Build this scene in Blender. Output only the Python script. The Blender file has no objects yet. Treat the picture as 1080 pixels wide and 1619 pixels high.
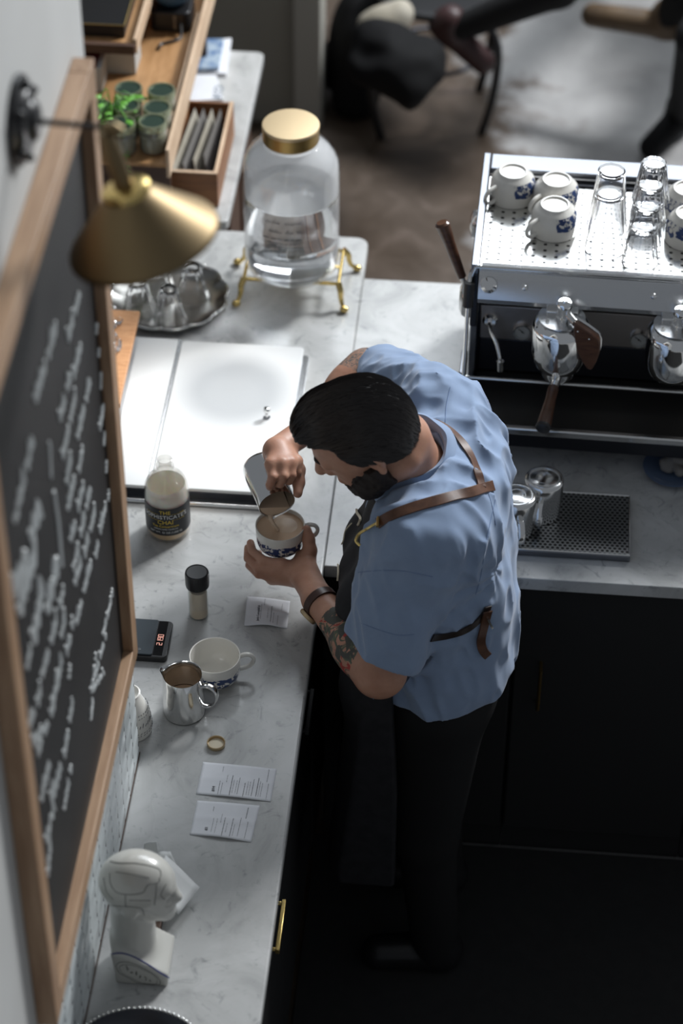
import bpy, bmesh, math, random
import numpy as np
from mathutils import Vector, Matrix, Euler
from mathutils.bvhtree import BVHTree
random.seed(7); rng = np.random.RandomState(5)
SC = bpy.context.scene; COL = SC.collection
PI = math.pi; R = math.radians

# ---------------- camera, world, lights, exposure ----------------
CAM = Vector((0.6552, -3.1229, 3.4349)); EUL = Euler((0.8455, -0.0037, 0.0875), 'XYZ'); FPX = 3786.8
cd = bpy.data.cameras.new('camera'); cam = bpy.data.objects.new('camera', cd); COL.objects.link(cam)
cam.location = CAM; cam.rotation_euler = EUL
cd.sensor_fit = 'VERTICAL'; cd.sensor_height = 36; cd.lens = FPX / 1619 * 36
cd.clip_start = .05
cd.dof.use_dof = True; cd.dof.focus_distance = 4.72; cd.dof.aperture_fstop = 2.2
SC.camera = cam
SC.view_settings.view_transform = 'Standard'; SC.view_settings.look = 'None'
SC.view_settings.gamma = 1; SC.view_settings.use_curve_mapping = False
SC.view_settings.exposure = 1.0
w = bpy.data.worlds.new('world'); SC.world = w; w.use_nodes = True
w.node_tree.nodes['Background'].inputs[0].default_value = (.70, .75, .82, 1)
w.node_tree.nodes['Background'].inputs[1].default_value = .13

def area(name, loc, target, sx, sy, e, col):
    l = bpy.data.lights.new(name, 'AREA'); l.shape = 'RECTANGLE'; l.size = sx; l.size_y = sy; l.energy = e; l.color = col
    o = bpy.data.objects.new(name, l); COL.objects.link(o); o.location = loc
    o.rotation_euler = (Vector(target) - Vector(loc)).to_track_quat('-Z', 'Y').to_euler()
    return o
area('window_daylight', (1.5, 5.6, 4.6), (.35, .6, 0), 3.6, 2.4, 125, (.88, .94, 1))
area('side_window_daylight', (3.3, 4.5, 3.9), (.2, .4, 0), 1.1, 1.1, 215, (.96, .98, 1))
sp = bpy.data.lights.new('lid_fill_spot', 'SPOT'); sp.energy = 300; sp.spot_size = R(8.6); sp.spot_blend = .45; sp.shadow_soft_size = .10; sp.color = (1, .98, .95)  # added narrow spot that brightens the ice bin lid in place of sun
so = bpy.data.objects.new('lid_fill_spot', sp); COL.objects.link(so); so.location = (.25, 1.6, 3.9)
so.rotation_euler = (Vector((0, 1.0, 0)) - so.location).to_track_quat('-Z', 'Y').to_euler()

RM = EUL.to_matrix()
def _ray(px, py): return RM @ Vector(((px - 540) / FPX, -(py - 809.5) / FPX, -1))
def PZ(px, py, z=0.):
    d = _ray(px, py); return CAM + d * ((z - CAM.z) / d.z)
def PX(px, py, x):
    d = _ray(px, py); return CAM + d * ((x - CAM.x) / d.x)
def PY(px, py, y):
    d = _ray(px, py); return CAM + d * ((y - CAM.y) / d.y)

# ---------------- materials ----------------
MT = {}
def mat(name, col=(.5, .5, .5), rough=.5, metal=0., spec=.5, trans=0., ior=1.45, emit=None, es=1, coat=0., sheen=0.):
    m = bpy.data.materials.new(name); m.use_nodes = True
    b = m.node_tree.nodes['Principled BSDF']
    b.inputs['Base Color'].default_value = (*col, 1); b.inputs['Roughness'].default_value = rough
    b.inputs['Metallic'].default_value = metal; b.inputs['Specular IOR Level'].default_value = spec
    b.inputs['Transmission Weight'].default_value = trans; b.inputs['IOR'].default_value = ior
    b.inputs['Coat Weight'].default_value = coat; b.inputs['Sheen Weight'].default_value = sheen
    if emit: b.inputs['Emission Color'].default_value = (*emit, 1); b.inputs['Emission Strength'].default_value = es
    MT[name] = m; return m
def N(m, t, **kw):
    n = m.node_tree.nodes.new(t)
    for k, v in kw.items():
        if k[0] == '_': setattr(n, k[1:], v)
        else: n.inputs[k.replace('__', ' ')].default_value = v
    return n
def L(m, a, b): m.node_tree.links.new(a, b)
def bsdf(m): return m.node_tree.nodes['Principled BSDF']
def coords(m, scale=(1, 1, 1), rot=(0, 0, 0), kind='Object'):
    t = N(m, 'ShaderNodeTexCoord'); mp = N(m, 'ShaderNodeMapping'); mp.inputs['Scale'].default_value = scale; mp.inputs['Rotation'].default_value = rot
    L(m, t.outputs[kind], mp.inputs['Vector']); return mp.outputs[0]
def noise(m, vec, sc, det=4, rough=.5, dist=0.):
    n = N(m, 'ShaderNodeTexNoise'); n.inputs['Scale'].default_value = sc; n.inputs['Detail'].default_value = det
    n.inputs['Roughness'].default_value = rough; n.inputs['Distortion'].default_value = dist; L(m, vec, n.inputs['Vector']); return n.outputs['Fac']
def ramp(m, fac, stops):
    r = N(m, 'ShaderNodeValToRGB'); e = r.color_ramp.elements
    while len(e) < len(stops): e.new(.5)
    for q, (p, c) in zip(e, stops):
        q.position = p; q.color = (*c, 1) if len(c) == 3 else c
    L(m, fac, r.inputs[0]); return r.outputs[0]
def math_(m, op, a, b=None):
    n = N(m, 'ShaderNodeMath', _operation=op)
    for i, v in enumerate((a, b)):
        if v is None: continue
        if isinstance(v, (int, float)): n.inputs[i].default_value = v
        else: L(m, v, n.inputs[i])
    return n.outputs[0]
def bump(m, h, s=.3, d=.002):
    b = N(m, 'ShaderNodeBump'); b.inputs['Strength'].default_value = s; b.inputs['Distance'].default_value = d
    L(m, h, b.inputs['Height']); L(m, b.outputs[0], bsdf(m).inputs['Normal'])
def mixc(m, f, a, b):
    n = N(m, 'ShaderNodeMix', _data_type='RGBA')
    if isinstance(f, (int, float)): n.inputs[0].default_value = f
    else: L(m, f, n.inputs[0])
    for i, v in ((6, a), (7, b)):
        if isinstance(v, tuple): n.inputs[i].default_value = (*v, 1)
        else: L(m, v, n.inputs[i])
    return n.outputs[2]
def setc(m, c): L(m, c, bsdf(m).inputs['Base Color'])

def noisy(name, a, b, sc, rough=.5, stretch=(1, 1, 1), det=5, lo=.35, hi=.65, bs=0, bd=.001, **kw):
    m = mat(name, a, rough, **kw); v = coords(m, stretch); f = noise(m, v, sc, det, .6, .4)
    setc(m, ramp(m, f, [(lo, a), (hi, b)]))
    if bs: bump(m, f, bs, bd)
    return m
# marble
m = mat('marble', (.5, .52, .54), .22)
v = coords(m); n1 = noise(m, v, 5, 8, .62, 1.2); n2 = noise(m, v, 19, 8, .7, 2.0); n3 = noise(m, v, 2.2, 4, .6, .5)
c = ramp(m, n1, [(.33, (.33, .335, .33)), (.45, (.42, .423, .415)), (.62, (.49, .493, .487))])
c2 = ramp(m, n2, [(.31, (.50, .52, .53)), (.44, (1, 1, 1))]); x_ = N(m, 'ShaderNodeMix', _data_type='RGBA', _blend_type='MULTIPLY'); x_.inputs[0].default_value = .75
L(m, c, x_.inputs[6]); L(m, c2, x_.inputs[7]); setc(m, x_.outputs[2])
L(m, ramp(m, n3, [(.3, (.16,) * 3), (.7, (.32,) * 3)]), bsdf(m).inputs['Roughness'])
noisy('wall_paint', (.50, .50, .485), (.54, .54, .525), 3, .75)
noisy('back_wall', (.26, .25, .21), (.29, .28, .24), 3, .8)
mat('back_trim', (.38, .37, .33), .6)
# customer floor
m = mat('floor_concrete', (.3, .3, .3), .38)
v = coords(m); a = noise(m, v, 1.1, 7, .62, .6); b_ = noise(m, v, 5, 8, .7, .5); sx = N(m, 'ShaderNodeSeparateXYZ'); L(m, v, sx.inputs[0])
k_ = math_(m, 'ADD', math_(m, 'MULTIPLY', sx.outputs[0], -.62), math_(m, 'ADD', math_(m, 'MULTIPLY', a, .9), math_(m, 'MULTIPLY', b_, .42)))
brown = ramp(m, b_, [(.3, (.045, .032, .022)), (.6, (.085, .062, .046)), (.75, (.16, .12, .1))])
grey = ramp(m, b_, [(.3, (.27, .265, .262)), (.6, (.36, .355, .35))])
setc(m, mixc(m, ramp(m, k_, [(.20, (0, 0, 0)), (.30, (1, 1, 1))]), grey, brown)); bump(m, b_, .15, .003)
L(m, ramp(m, b_, [(.3, (.3,) * 3), (.7, (.5,) * 3)]), bsdf(m).inputs['Roughness'])
noisy('black_rubber', (.022, .022, .0222), (.026, .026, .0262), 30, .7, spec=.25)
mat('black_paint', (.022, .022, .0225), .55, spec=.25)
mat('black_matte', (.008, .008, .0085), .8, spec=.15)
mat('black_plastic', (.012, .012, .013), .35)
mat('brass_dark', (.33, .22, .08), .38, 1)
m = mat('brass_brushed', (.21, .155, .085), .48, 1); bump(m, noise(m, coords(m, (3, 3, 60)), 20, 3), .06, .001)
mat('brass_bright', (.70, .52, .20), .25, 1)
mat('gold_lid', (.56, .43, .26), .42, .75)
m = mat('steel', (.72, .72, .71), .14, 1)
m = mat('steel_brushed', (.60, .61, .62), .27, 1); bump(m, noise(m, coords(m, (2, 200, 200)), 6, 2), .05, .0005)
mat('chrome', (.82, .82, .81), .06, 1)
mat('steel_dark', (.21, .22, .245), .28, 1)
mat('steel_black', (.045, .047, .055), .3, .8)
mat('silver', (.62, .62, .6), .16, 1)
mat('pewter', (.26, .255, .24), .28, 1)
m = noisy('oak', (.31, .185, .105), (.44, .285, .175), 6, .5, (12, 1, 12))
noisy('oak_vertical', (.27, .155, .085), (.39, .25, .15), 6, .5, (12, 12, 1))
noisy('board_wood', (.42, .20, .085), (.55, .29, .14), 9, .45, (3, 16, 3))
noisy('shelf_wood', (.30, .155, .06), (.46, .26, .12), 5, .45, (8, 1.2, 4))
noisy('shelf_edge', (.50, .35, .23), (.62, .46, .32), 6, .6, (4, 1, 4))
noisy('dark_wood', (.055, .028, .018), (.085, .045, .028), 8, .5, (3, 12, 3))
noisy('walnut', (.060, .025, .014), (.10, .045, .024), 10, .33, (3, 3, 14), coat=.3)
noisy('cabinet_wood', (.16, .07, .03), (.30, .13, .05), 3, .5, (2, 2, 8))
m = mat('slate', (.020, .019, .019), .55, spec=.3); v = coords(m); f = noise(m, v, 4, 6, .6, .8); setc(m, ramp(m, f, [(.3, (.017, .016, .016)), (.75, (.030, .028, .027))]))
mat('chalk', (.80, .82, .81), .9)
# tile
m = mat('tile', (.62, .66, .66), .18)
v = coords(m); s_ = N(m, 'ShaderNodeSeparateXYZ'); L(m, v, s_.inputs[0])
cy = math_(m, 'DIVIDE', s_.outputs[1], .058); col_ = math_(m, 'FLOOR', cy); fy = math_(m, 'FRACT', cy)
off = math_(m, 'MULTIPLY', math_(m, 'MODULO', math_(m, 'ABSOLUTE', col_), 2.), .5)
cz = math_(m, 'ADD', math_(m, 'DIVIDE', s_.outputs[2], .055), off); fz = math_(m, 'FRACT', cz)
dy = math_(m, 'ABSOLUTE', math_(m, 'SUBTRACT', fy, .5)); dz = math_(m, 'ABSOLUTE', math_(m, 'SUBTRACT', fz, .5))
# elongated tiles: groove at column borders, dark dot where tiles meet
gy = math_(m, 'GREATER_THAN', dy, .484)
ddz = math_(m, 'MULTIPLY', math_(m, 'SUBTRACT', .5, dz), .055); ddy = math_(m, 'MULTIPLY', math_(m, 'SUBTRACT', .5, dy), .058)
dot = math_(m, 'LESS_THAN', math_(m, 'ADD', math_(m, 'MULTIPLY', ddz, ddz), math_(m, 'MULTIPLY', ddy, ddy)), .000040)
h1 = math_(m, 'SUBTRACT', math_(m, 'MULTIPLY', fy, math_(m, 'SUBTRACT', .9, math_(m, 'MULTIPLY', dz, 1.2))), math_(m, 'MULTIPLY', dot, 1.2))
tc = mixc(m, gy, (.60, .645, .65), (.36, .38, .38)); setc(m, mixc(m, dot, tc, (.05, .055, .06))); bump(m, h1, .6, .008)
# fabric etc
m = mat('shirt_blue', (.225, .30, .44), .85, spec=.2, sheen=.25); v = coords(m); f = noise(m, v, 900, 2); f2 = noise(m, v, 14, 5, .6, .6)
setc(m, ramp(m, f2, [(.3, (.21, .28, .41)), (.7, (.24, .32, .46))])); bump(m, f, .25, .0006)
mat('stitch', (.15, .22, .37), .85)
m = mat('skin', (.46, .25, .17), .45, spec=.4); bsdf(m).inputs['Subsurface Weight'].default_value = .12; bsdf(m).inputs['Subsurface Scale'].default_value = .02
v = coords(m); f = noise(m, v, 18, 5, .6); setc(m, ramp(m, f, [(.3, (.38, .19, .125)), (.7, (.50, .28, .195))])); bump(m, noise(m, v, 260, 3), .2, .0008)
m = mat('tattoo', (.3, .15, .1), .5); v = coords(m)
f = noise(m, v, 26, 3, .5, 1.5); f2 = noise(m, v, 38, 2, .5, .8)
c1 = ramp(m, f, [(.40, (.44, .22, .15)), (.42, (.05, .065, .05)), (.50, (.10, .115, .07)), (.52, (.42, .21, .14)), (.58, (.40, .20, .14)), (.60, (.33, .030, .022))])
setc(m, mixc(m, ramp(m, f2, [(.52, (0, 0, 0)), (.54, (1, 1, 1))]), c1, (.06, .06, .05)))
m = mat('tattoo_grey', (.3, .22, .18), .5); v = coords(m); f = noise(m, v, 70, 3, .5, 2); setc(m, ramp(m, f, [(.45, (.36, .21, .15)), (.55, (.13, .12, .11))]))
m = mat('hair', (.012, .010, .010), .5, spec=.4); v = coords(m, (1, 1, 1)); bump(m, noise(m, v, 60, 6, .7, 1), .3, .002)
mat('hair_strand', (.016, .012, .011), .38, spec=.6)
mat('beard', (.018, .012, .010), .7)
noisy('leather', (.062, .029, .018), (.12, .056, .032), 24, .38, spec=.4)
mat('leather_dark', (.022, .015, .012), .42)
mat('leather_watch', (.05, .022, .015), .4)
noisy('apron', (.010, .010, .012), (.017, .017, .02), 40, .85)
mat('cream_cord', (.62, .55, .42), .7)
# ceramics
mat('porcelain', (.70, .68, .63), .16, coat=.3)
def cup_mat(name, patch):
    m = mat(name, (.70, .68, .63), .16, coat=.3); t = N(m, 'ShaderNodeTexCoord'); s = N(m, 'ShaderNodeSeparateXYZ'); L(m, t.outputs['Object'], s.inputs[0])
    z = s.outputs[2]; x = s.outputs[0]; y = s.outputs[1]
    lo, hi = .013, .038
    f = noise(m, t.outputs['Object'], 95, 4, .6, .6); f2 = noise(m, t.outputs['Object'], 42, 2, .5)
    top = math_(m, 'ADD', lo + .012, math_(m, 'MULTIPLY', f2, .036))
    inb = math_(m, 'MULTIPLY', math_(m, 'GREATER_THAN', z, lo), math_(m, 'LESS_THAN', z, top))
    msk = math_(m, 'MULTIPLY', inb, math_(m, 'GREATER_THAN', f, .485))
    rad = math_(m, 'GREATER_THAN', math_(m, 'ADD', math_(m, 'MULTIPLY', x, x), math_(m, 'MULTIPLY', y, y)), .042 ** 2)
    msk = math_(m, 'MULTIPLY', msk, rad)
    outer = math_(m, 'LESS_THAN', math_(m, 'ABSOLUTE', math_(m, 'ARCTAN2', math_(m, 'SUBTRACT', y, 0.), x)), 3.2)
    if patch:
        ang = math_(m, 'ARCTAN2', y, x); msk = math_(m, 'MULTIPLY', msk, math_(m, 'LESS_THAN', math_(m, 'ABSOLUTE', math_(m, 'SUBTRACT', ang, patch)), .72))
    setc(m, mixc(m, msk, (.70, .68, .63), (.02, .045, .14))); return m
cup_mat('cup_print', None); cup_mat('cup_print_patch', .9)
# paper
m = noisy('receipt_paper', (.66, .67, .70), (.72, .73, .76), 8, .7)
mat('print_ink', (.10, .10, .11), .8)
mat('paper_white', (.74, .75, .74), .7)
# glass
def glass(name, tint=(1, 1, 1), t=.9, white=0.):
    m = bpy.data.materials.new(name); m.use_nodes = True; nt = m.node_tree; nt.nodes.clear()
    out = nt.nodes.new('ShaderNodeOutputMaterial'); tr = nt.nodes.new('ShaderNodeBsdfTransparent'); tr.inputs[0].default_value = (*[c * t for c in tint], 1)
    gl = nt.nodes.new('ShaderNodeBsdfGlossy'); gl.inputs['Roughness'].default_value = .03
    lw = nt.nodes.new('ShaderNodeLayerWeight'); lw.inputs[0].default_value = .5
    pw = nt.nodes.new('ShaderNodeMath'); pw.operation = 'POWER'; pw.inputs[1].default_value = 3.2; nt.links.new(lw.outputs['Facing'], pw.inputs[0])
    ma = nt.nodes.new('ShaderNodeMath'); ma.operation = 'MULTIPLY_ADD'; ma.inputs[1].default_value = .7; ma.inputs[2].default_value = .05; nt.links.new(pw.outputs[0], ma.inputs[0])
    mx = nt.nodes.new('ShaderNodeMixShader'); nt.links.new(ma.outputs[0], mx.inputs[0]); nt.links.new(tr.outputs[0], mx.inputs[1]); nt.links.new(gl.outputs[0], mx.inputs[2])
    last = mx.outputs[0]
    if white:
        df = nt.nodes.new('ShaderNodeBsdfTranslucent'); df.inputs[0].default_value = (.93, .94, .95, 1); d2 = nt.nodes.new('ShaderNodeBsdfDiffuse'); d2.inputs[0].default_value = (.93, .94, .95, 1)
        m0 = nt.nodes.new('ShaderNodeMixShader'); m0.inputs[0].default_value = .5; nt.links.new(df.outputs[0], m0.inputs[1]); nt.links.new(d2.outputs[0], m0.inputs[2])
        m2 = nt.nodes.new('ShaderNodeMixShader'); m2.inputs[0].default_value = white; nt.links.new(last, m2.inputs[1]); nt.links.new(m0.outputs[0], m2.inputs[2]); last = m2.outputs[0]
    nt.links.new(last, out.inputs[0]); MT[name] = m; return m
glass('glass_thin', (.97, 1, .99), .96)
glass('glass_jar', (1, 1, 1), .995)
glass('glass_fog', (1, 1, 1), .97, .80)
glass('glass_bottle', (1, .99, .97), .93, .10)
mat('glass_solid', (1, 1, 1), .0, trans=1., ior=1.5)
mat('water', (.97, .99, 1), .0, trans=1., ior=1.33)
mat('chai_liquid', (.80, .54, .24), .35)
mat('foam_residue', (.90, .86, .76), .7); bsdf(MT['foam_residue']).inputs['Subsurface Weight'].default_value = .6; bsdf(MT['foam_residue']).inputs['Subsurface Scale'].default_value = .05
mat('label_black', (.012, .013, .015), .5)
mat('label_white', (.62, .62, .60), .6)
mat('label_yellow', (.62, .44, .05), .6)
mat('white_plastic', (.66, .67, .67), .26, coat=.2)
mat('latte', (.60, .42, .28), .45)
mat('milk', (.66, .50, .36), .35)
mat('coffee_foam', (.30, .19, .11), .5); mat('coffee_dark', (.10, .055, .028), .4)
mat('scale_glass', (.040, .052, .062), .42, spec=.3)
mat('led', (.5, .2, .15), .4, emit=(1, .55, .45), es=.35)
mat('leaf', (.12, .34, .04), .45)
mat('jar_lid', (.035, .06, .045), .3, .3)
mat('jar_content', (.28, .29, .18), .6)
mat('carton_white', (.42, .42, .40), .7); mat('carton_maroon', (.10, .012, .018), .6)
noisy('magazine_blue', (.05, .13, .30), (.42, .50, .56), 30, .5); mat('magazine_ink', (.03, .08, .14), .5)
mat('bowl_blue', (.045, .10, .17), .45)
mat('ceramic_head', (.46, .455, .42), .28, coat=.3); mat('line_blue', (.02, .03, .16), .4); mat('line_grey', (.13, .13, .12), .6)
mat('cloth_grey', (.16, .15, .14), .85)
mat('plate_blue', (.10, .14, .22), .2)
mat('denim_black', (.013, .013, .0135), .8, spec=.2)
noisy('boot_brown', (.075, .05, .03), (.12, .08, .045), 20, .5); mat('shoe_maroon', (.035, .014, .014), .45)
noisy('tote_beige', (.30, .27, .21), (.40, .37, .31), 10, .8)
def perforated(name, base, metal, rough, sx, sy, r, stag, dark=(.008, .008, .008)):
    m = mat(name, base, rough, metal); t = N(m, 'ShaderNodeTexCoord'); s = N(m, 'ShaderNodeSeparateXYZ'); L(m, t.outputs['Object'], s.inputs[0])
    v = math_(m, 'DIVIDE', s.outputs[1], sy); row = math_(m, 'FLOOR', v); fv = math_(m, 'SUBTRACT', math_(m, 'FRACT', v), .5)
    u = math_(m, 'DIVIDE', s.outputs[0], sx)
    if stag: u = math_(m, 'ADD', u, math_(m, 'MULTIPLY', math_(m, 'MODULO', math_(m, 'ABSOLUTE', row), 2.), .5))
    fu = math_(m, 'MULTIPLY', math_(m, 'SUBTRACT', math_(m, 'FRACT', u), .5), sx); fv = math_(m, 'MULTIPLY', fv, sy)
    d = math_(m, 'LESS_THAN', math_(m, 'ADD', math_(m, 'MULTIPLY', fu, fu), math_(m, 'MULTIPLY', fv, fv)), r * r)
    setc(m, mixc(m, d, base, dark)); L(m, math_(m, 'MULTIPLY', math_(m, 'SUBTRACT', 1., d), metal), bsdf(m).inputs['Metallic'])
    return m
perforated('deck_perforated', (.70, .70, .69), .95, .16, .0245, .0225, .0042, False)
perforated('rinser_perforated', (.42, .43, .43), 1., .3, .0105, .0088, .0036, True)
perforated('drip_mesh', (.13, .125, .115), .9, .38, .0050, .0042, .0014, True)

# ---------------- builders ----------------
class B:
    def __init__(s): s.bm = bmesh.new()
    def add(s, vs, fs, M=None):
        nv = [s.bm.verts.new((M @ Vector(v)) if M else v) for v in vs]
        for f in fs:
            try: s.bm.faces.new([nv[i] for i in f])
            except ValueError: pass
        return s
    def box(s, x0, x1, y0, y1, z0, z1, M=None):
        v = [(x, y, z) for z in (z0, z1) for y in (y0, y1) for x in (x0, x1)]
        return s.add(v, [(0, 2, 3, 1), (4, 5, 7, 6), (0, 1, 5, 4), (2, 6, 7, 3), (0, 4, 6, 2), (1, 3, 7, 5)], M)
    def lathe(s, prof, n=48, c=(0, 0, 0), M=None, sx=1, fn=None):
        vs = []; fs = []; idx = []
        for (r, z) in prof:
            if r < 1e-6: idx.append([len(vs)]); vs.append((c[0], c[1], c[2] + z))
            else:
                row = []
                for i in range(n):
                    a = 2 * PI * i / n; rr = r * (fn(a, r, z) if fn else 1)
                    row.append(len(vs)); vs.append((c[0] + rr * math.cos(a) * sx, c[1] + rr * math.sin(a), c[2] + z))
                idx.append(row)
        for a, b in zip(idx, idx[1:]):
            for i in range(n):
                j = (i + 1) % n
                if len(a) == 1 and len(b) == 1: continue
                if len(a) == 1: fs.append((a[0], b[j], b[i]))
                elif len(b) == 1: fs.append((a[i], a[j], b[0]))
                else: fs.append((a[i], a[j], b[j], b[i]))
        return s.add(vs, fs, M)
    def tube(s, pts, r, n=12, closed=False, flat=1., up=None, M=None):
        pts = [Vector(p) for p in pts]; k = len(pts); rs = r if isinstance(r, (list, tuple)) else [r] * k
        T = []
        for i in range(k):
            a = pts[(i - 1) % k] if (closed or i > 0) else pts[i]; b = pts[(i + 1) % k] if (closed or i < k - 1) else pts[i]
            T.append((b - a).normalized())
        u = Vector(up) if up else (Vector((0, 0, 1)) if abs(T[0].z) < .9 else Vector((1, 0, 0)))
        u = (u - T[0] * u.dot(T[0])).normalized(); vs = []; fs = []
        for i in range(k):
            if up: u = Vector(up)
            u = (u - T[i] * u.dot(T[i])).normalized(); v = T[i].cross(u)
            for j in range(n):
                a = 2 * PI * j / n; vs.append(pts[i] + (u * math.cos(a) * flat + v * math.sin(a)) * rs[i])
        m = k if closed else k - 1
        for i in range(m):
            for j in range(n):
                a = i * n + j; b = i * n + (j + 1) % n; c = ((i + 1) % k) * n + (j + 1) % n; d = ((i + 1) % k) * n + j
                fs.append((a, b, c, d))
        if not closed:
            fs.append(tuple(range(n))[::-1]); fs.append(tuple((k - 1) * n + j for j in range(n)))
        return s.add(vs, fs, M)
    def prism(s, poly, z0, z1, M=None):
        n = len(poly); v = [(x, y, z0) for x, y in poly] + [(x, y, z1) for x, y in poly]
        f = [tuple(range(n))[::-1], tuple(range(n, 2 * n))] + [(i, (i + 1) % n, n + (i + 1) % n, n + i) for i in range(n)]
        return s.add(v, f, M)
    def sph(s, c, r, n=16, sc=(1, 1, 1), M=None):
        pr = [(r * math.sin(PI * i / n) * 1., -r * math.cos(PI * i / n)) for i in range(n + 1)]; pr[0] = (0, -r); pr[-1] = (0, r)
        Q = Matrix.Translation(c) @ Matrix.Diagonal((*sc, 1)); return s.lathe(pr, n * 2, (0, 0, 0), (M @ Q) if M else Q)
def rrect(x0, x1, y0, y1, r, k=6):
    out = []
    for cx, cy, a0 in ((x1 - r, y1 - r, 0), (x0 + r, y1 - r, 90), (x0 + r, y0 + r, 180), (x1 - r, y0 + r, 270)):
        for i in range(k + 1):
            a = R(a0 + 90 * i / k); out.append((cx + r * math.cos(a), cy + r * math.sin(a)))
    return out
def spline(pts, n=8, closed=False):
    P = [Vector(p) for p in pts]; k = len(P); out = []
    for i in range(k if closed else k - 1):
        p0 = P[(i - 1) % k] if (closed or i > 0) else P[i]; p1 = P[i]; p2 = P[(i + 1) % k]; p3 = P[(i + 2) % k] if (closed or i + 2 < k) else P[i + 1]
        for j in range(n):
            t = j / n; out.append(.5 * ((2 * p1) + (p2 - p0) * t + (2 * p0 - 5 * p1 + 4 * p2 - p3) * t * t + (3 * p1 - p0 - 3 * p2 + p3) * t ** 3))
    if not closed: out.append(P[-1])
    return out
def link(name, me, material, parent=None, smooth=True, bevel=0, world=False, angle=35):
    if world and parent is not None:
        me.transform(parent.matrix_basis.inverted() if parent.parent is None else (parent.parent.matrix_basis @ parent.matrix_basis).inverted())
    o = bpy.data.objects.new(name, me); COL.objects.link(o)
    for q in (material if isinstance(material, (list, tuple)) else [material]):
        me.materials.append(MT[q])
    if parent is not None: o.parent = parent
    if bevel:
        b = o.modifiers.new('bevel', 'BEVEL'); b.width = bevel; b.segments = 3; b.limit_method = 'ANGLE'; b.angle_limit = R(40)
    if smooth:
        me.shade_smooth()
        if hasattr(me, 'set_sharp_from_angle'): me.set_sharp_from_angle(angle=R(angle))
    return o
def obj(name, b, material, parent=None, **kw):
    bm = b.bm; bmesh.ops.recalc_face_normals(bm, faces=bm.faces); me = bpy.data.meshes.new(name); bm.to_mesh(me); bm.free()
    return link(name, me, material, parent, **kw)
def tag(o, label, cat, group=None):
    o['label'] = label; o['category'] = cat
    if group: o['group'] = group
    return o
def thing(name, label, cat, loc=(0, 0, 0), rz=0, group=None):
    o = bpy.data.objects.new(name, None); COL.objects.link(o); o.location = loc; o.rotation_euler = (0, 0, rz); o.empty_display_size = .05
    return tag(o, label, cat, group)
def struct(name, b, material, **kw):
    o = obj(name, b, material, **kw); o['kind'] = 'structure'; return o
def dup(root, loc, rz, label, group=None, rot=None):
    r = root.copy(); COL.objects.link(r); r.location = loc; r.rotation_euler = rot or (0, 0, rz); r['label'] = label
    if group: r['group'] = group
    for ch in list(root.children):
        c = ch.copy(); COL.objects.link(c); c.parent = r
        for g in list(ch.children):
            d = g.copy(); COL.objects.link(d); d.parent = c
    return r
def text_mesh(s, size, ext=0.0002, align='CENTER'):
    cu = bpy.data.curves.new('t', 'FONT'); cu.body = s; cu.size = size; cu.extrude = ext; cu.align_x = align; cu.align_y = 'CENTER'; cu.resolution_u = 2
    o = bpy.data.objects.new('t', cu); me = bpy.data.meshes.new_from_object(o); bpy.data.objects.remove(o); 
    bm = bmesh.new(); bm.from_mesh(me); bpy.data.meshes.remove(me); return bm
def add_text(b, s, size, fn, cuts=0):
    bm = text_mesh(s, size)
    if cuts: bmesh.ops.subdivide_edges(bm, edges=bm.edges, cuts=cuts)
    vs = [fn(v.co) for v in bm.verts]; bm.verts.index_update(); fs = [[v.index for v in f.verts] for f in bm.faces]; bm.free(); b.add(vs, fs)
def scribble(b, p0, p1, h, r=.0006, step=None, up=(0, 0, 1), n=4, dens=1.):
    """a run of small looping strokes between two points, like a line of handwriting or print"""
    p0 = Vector(p0); p1 = Vector(p1); d = (p1 - p0); Ln = d.length; d.normalize(); up = Vector(up); st = step or h * .45; x = 0; 
    while x < Ln:
        wl = st * random.uniform(2.5, 6) * dens; pts = []; k = 0; xe = min(x + wl, Ln)
        while x < xe:
            hh = h * (.9 if random.random() < .3 else .55)
            pts.append(p0 + d * x + up * (random.uniform(0, .15) * h if k % 2 else hh * random.uniform(.75, 1))); x += st * random.uniform(.35, .6); k += 1
        if len(pts) > 2: b.tube(spline(pts, 3), r, n)
        x += st * random.uniform(.6, 1.1)

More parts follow.
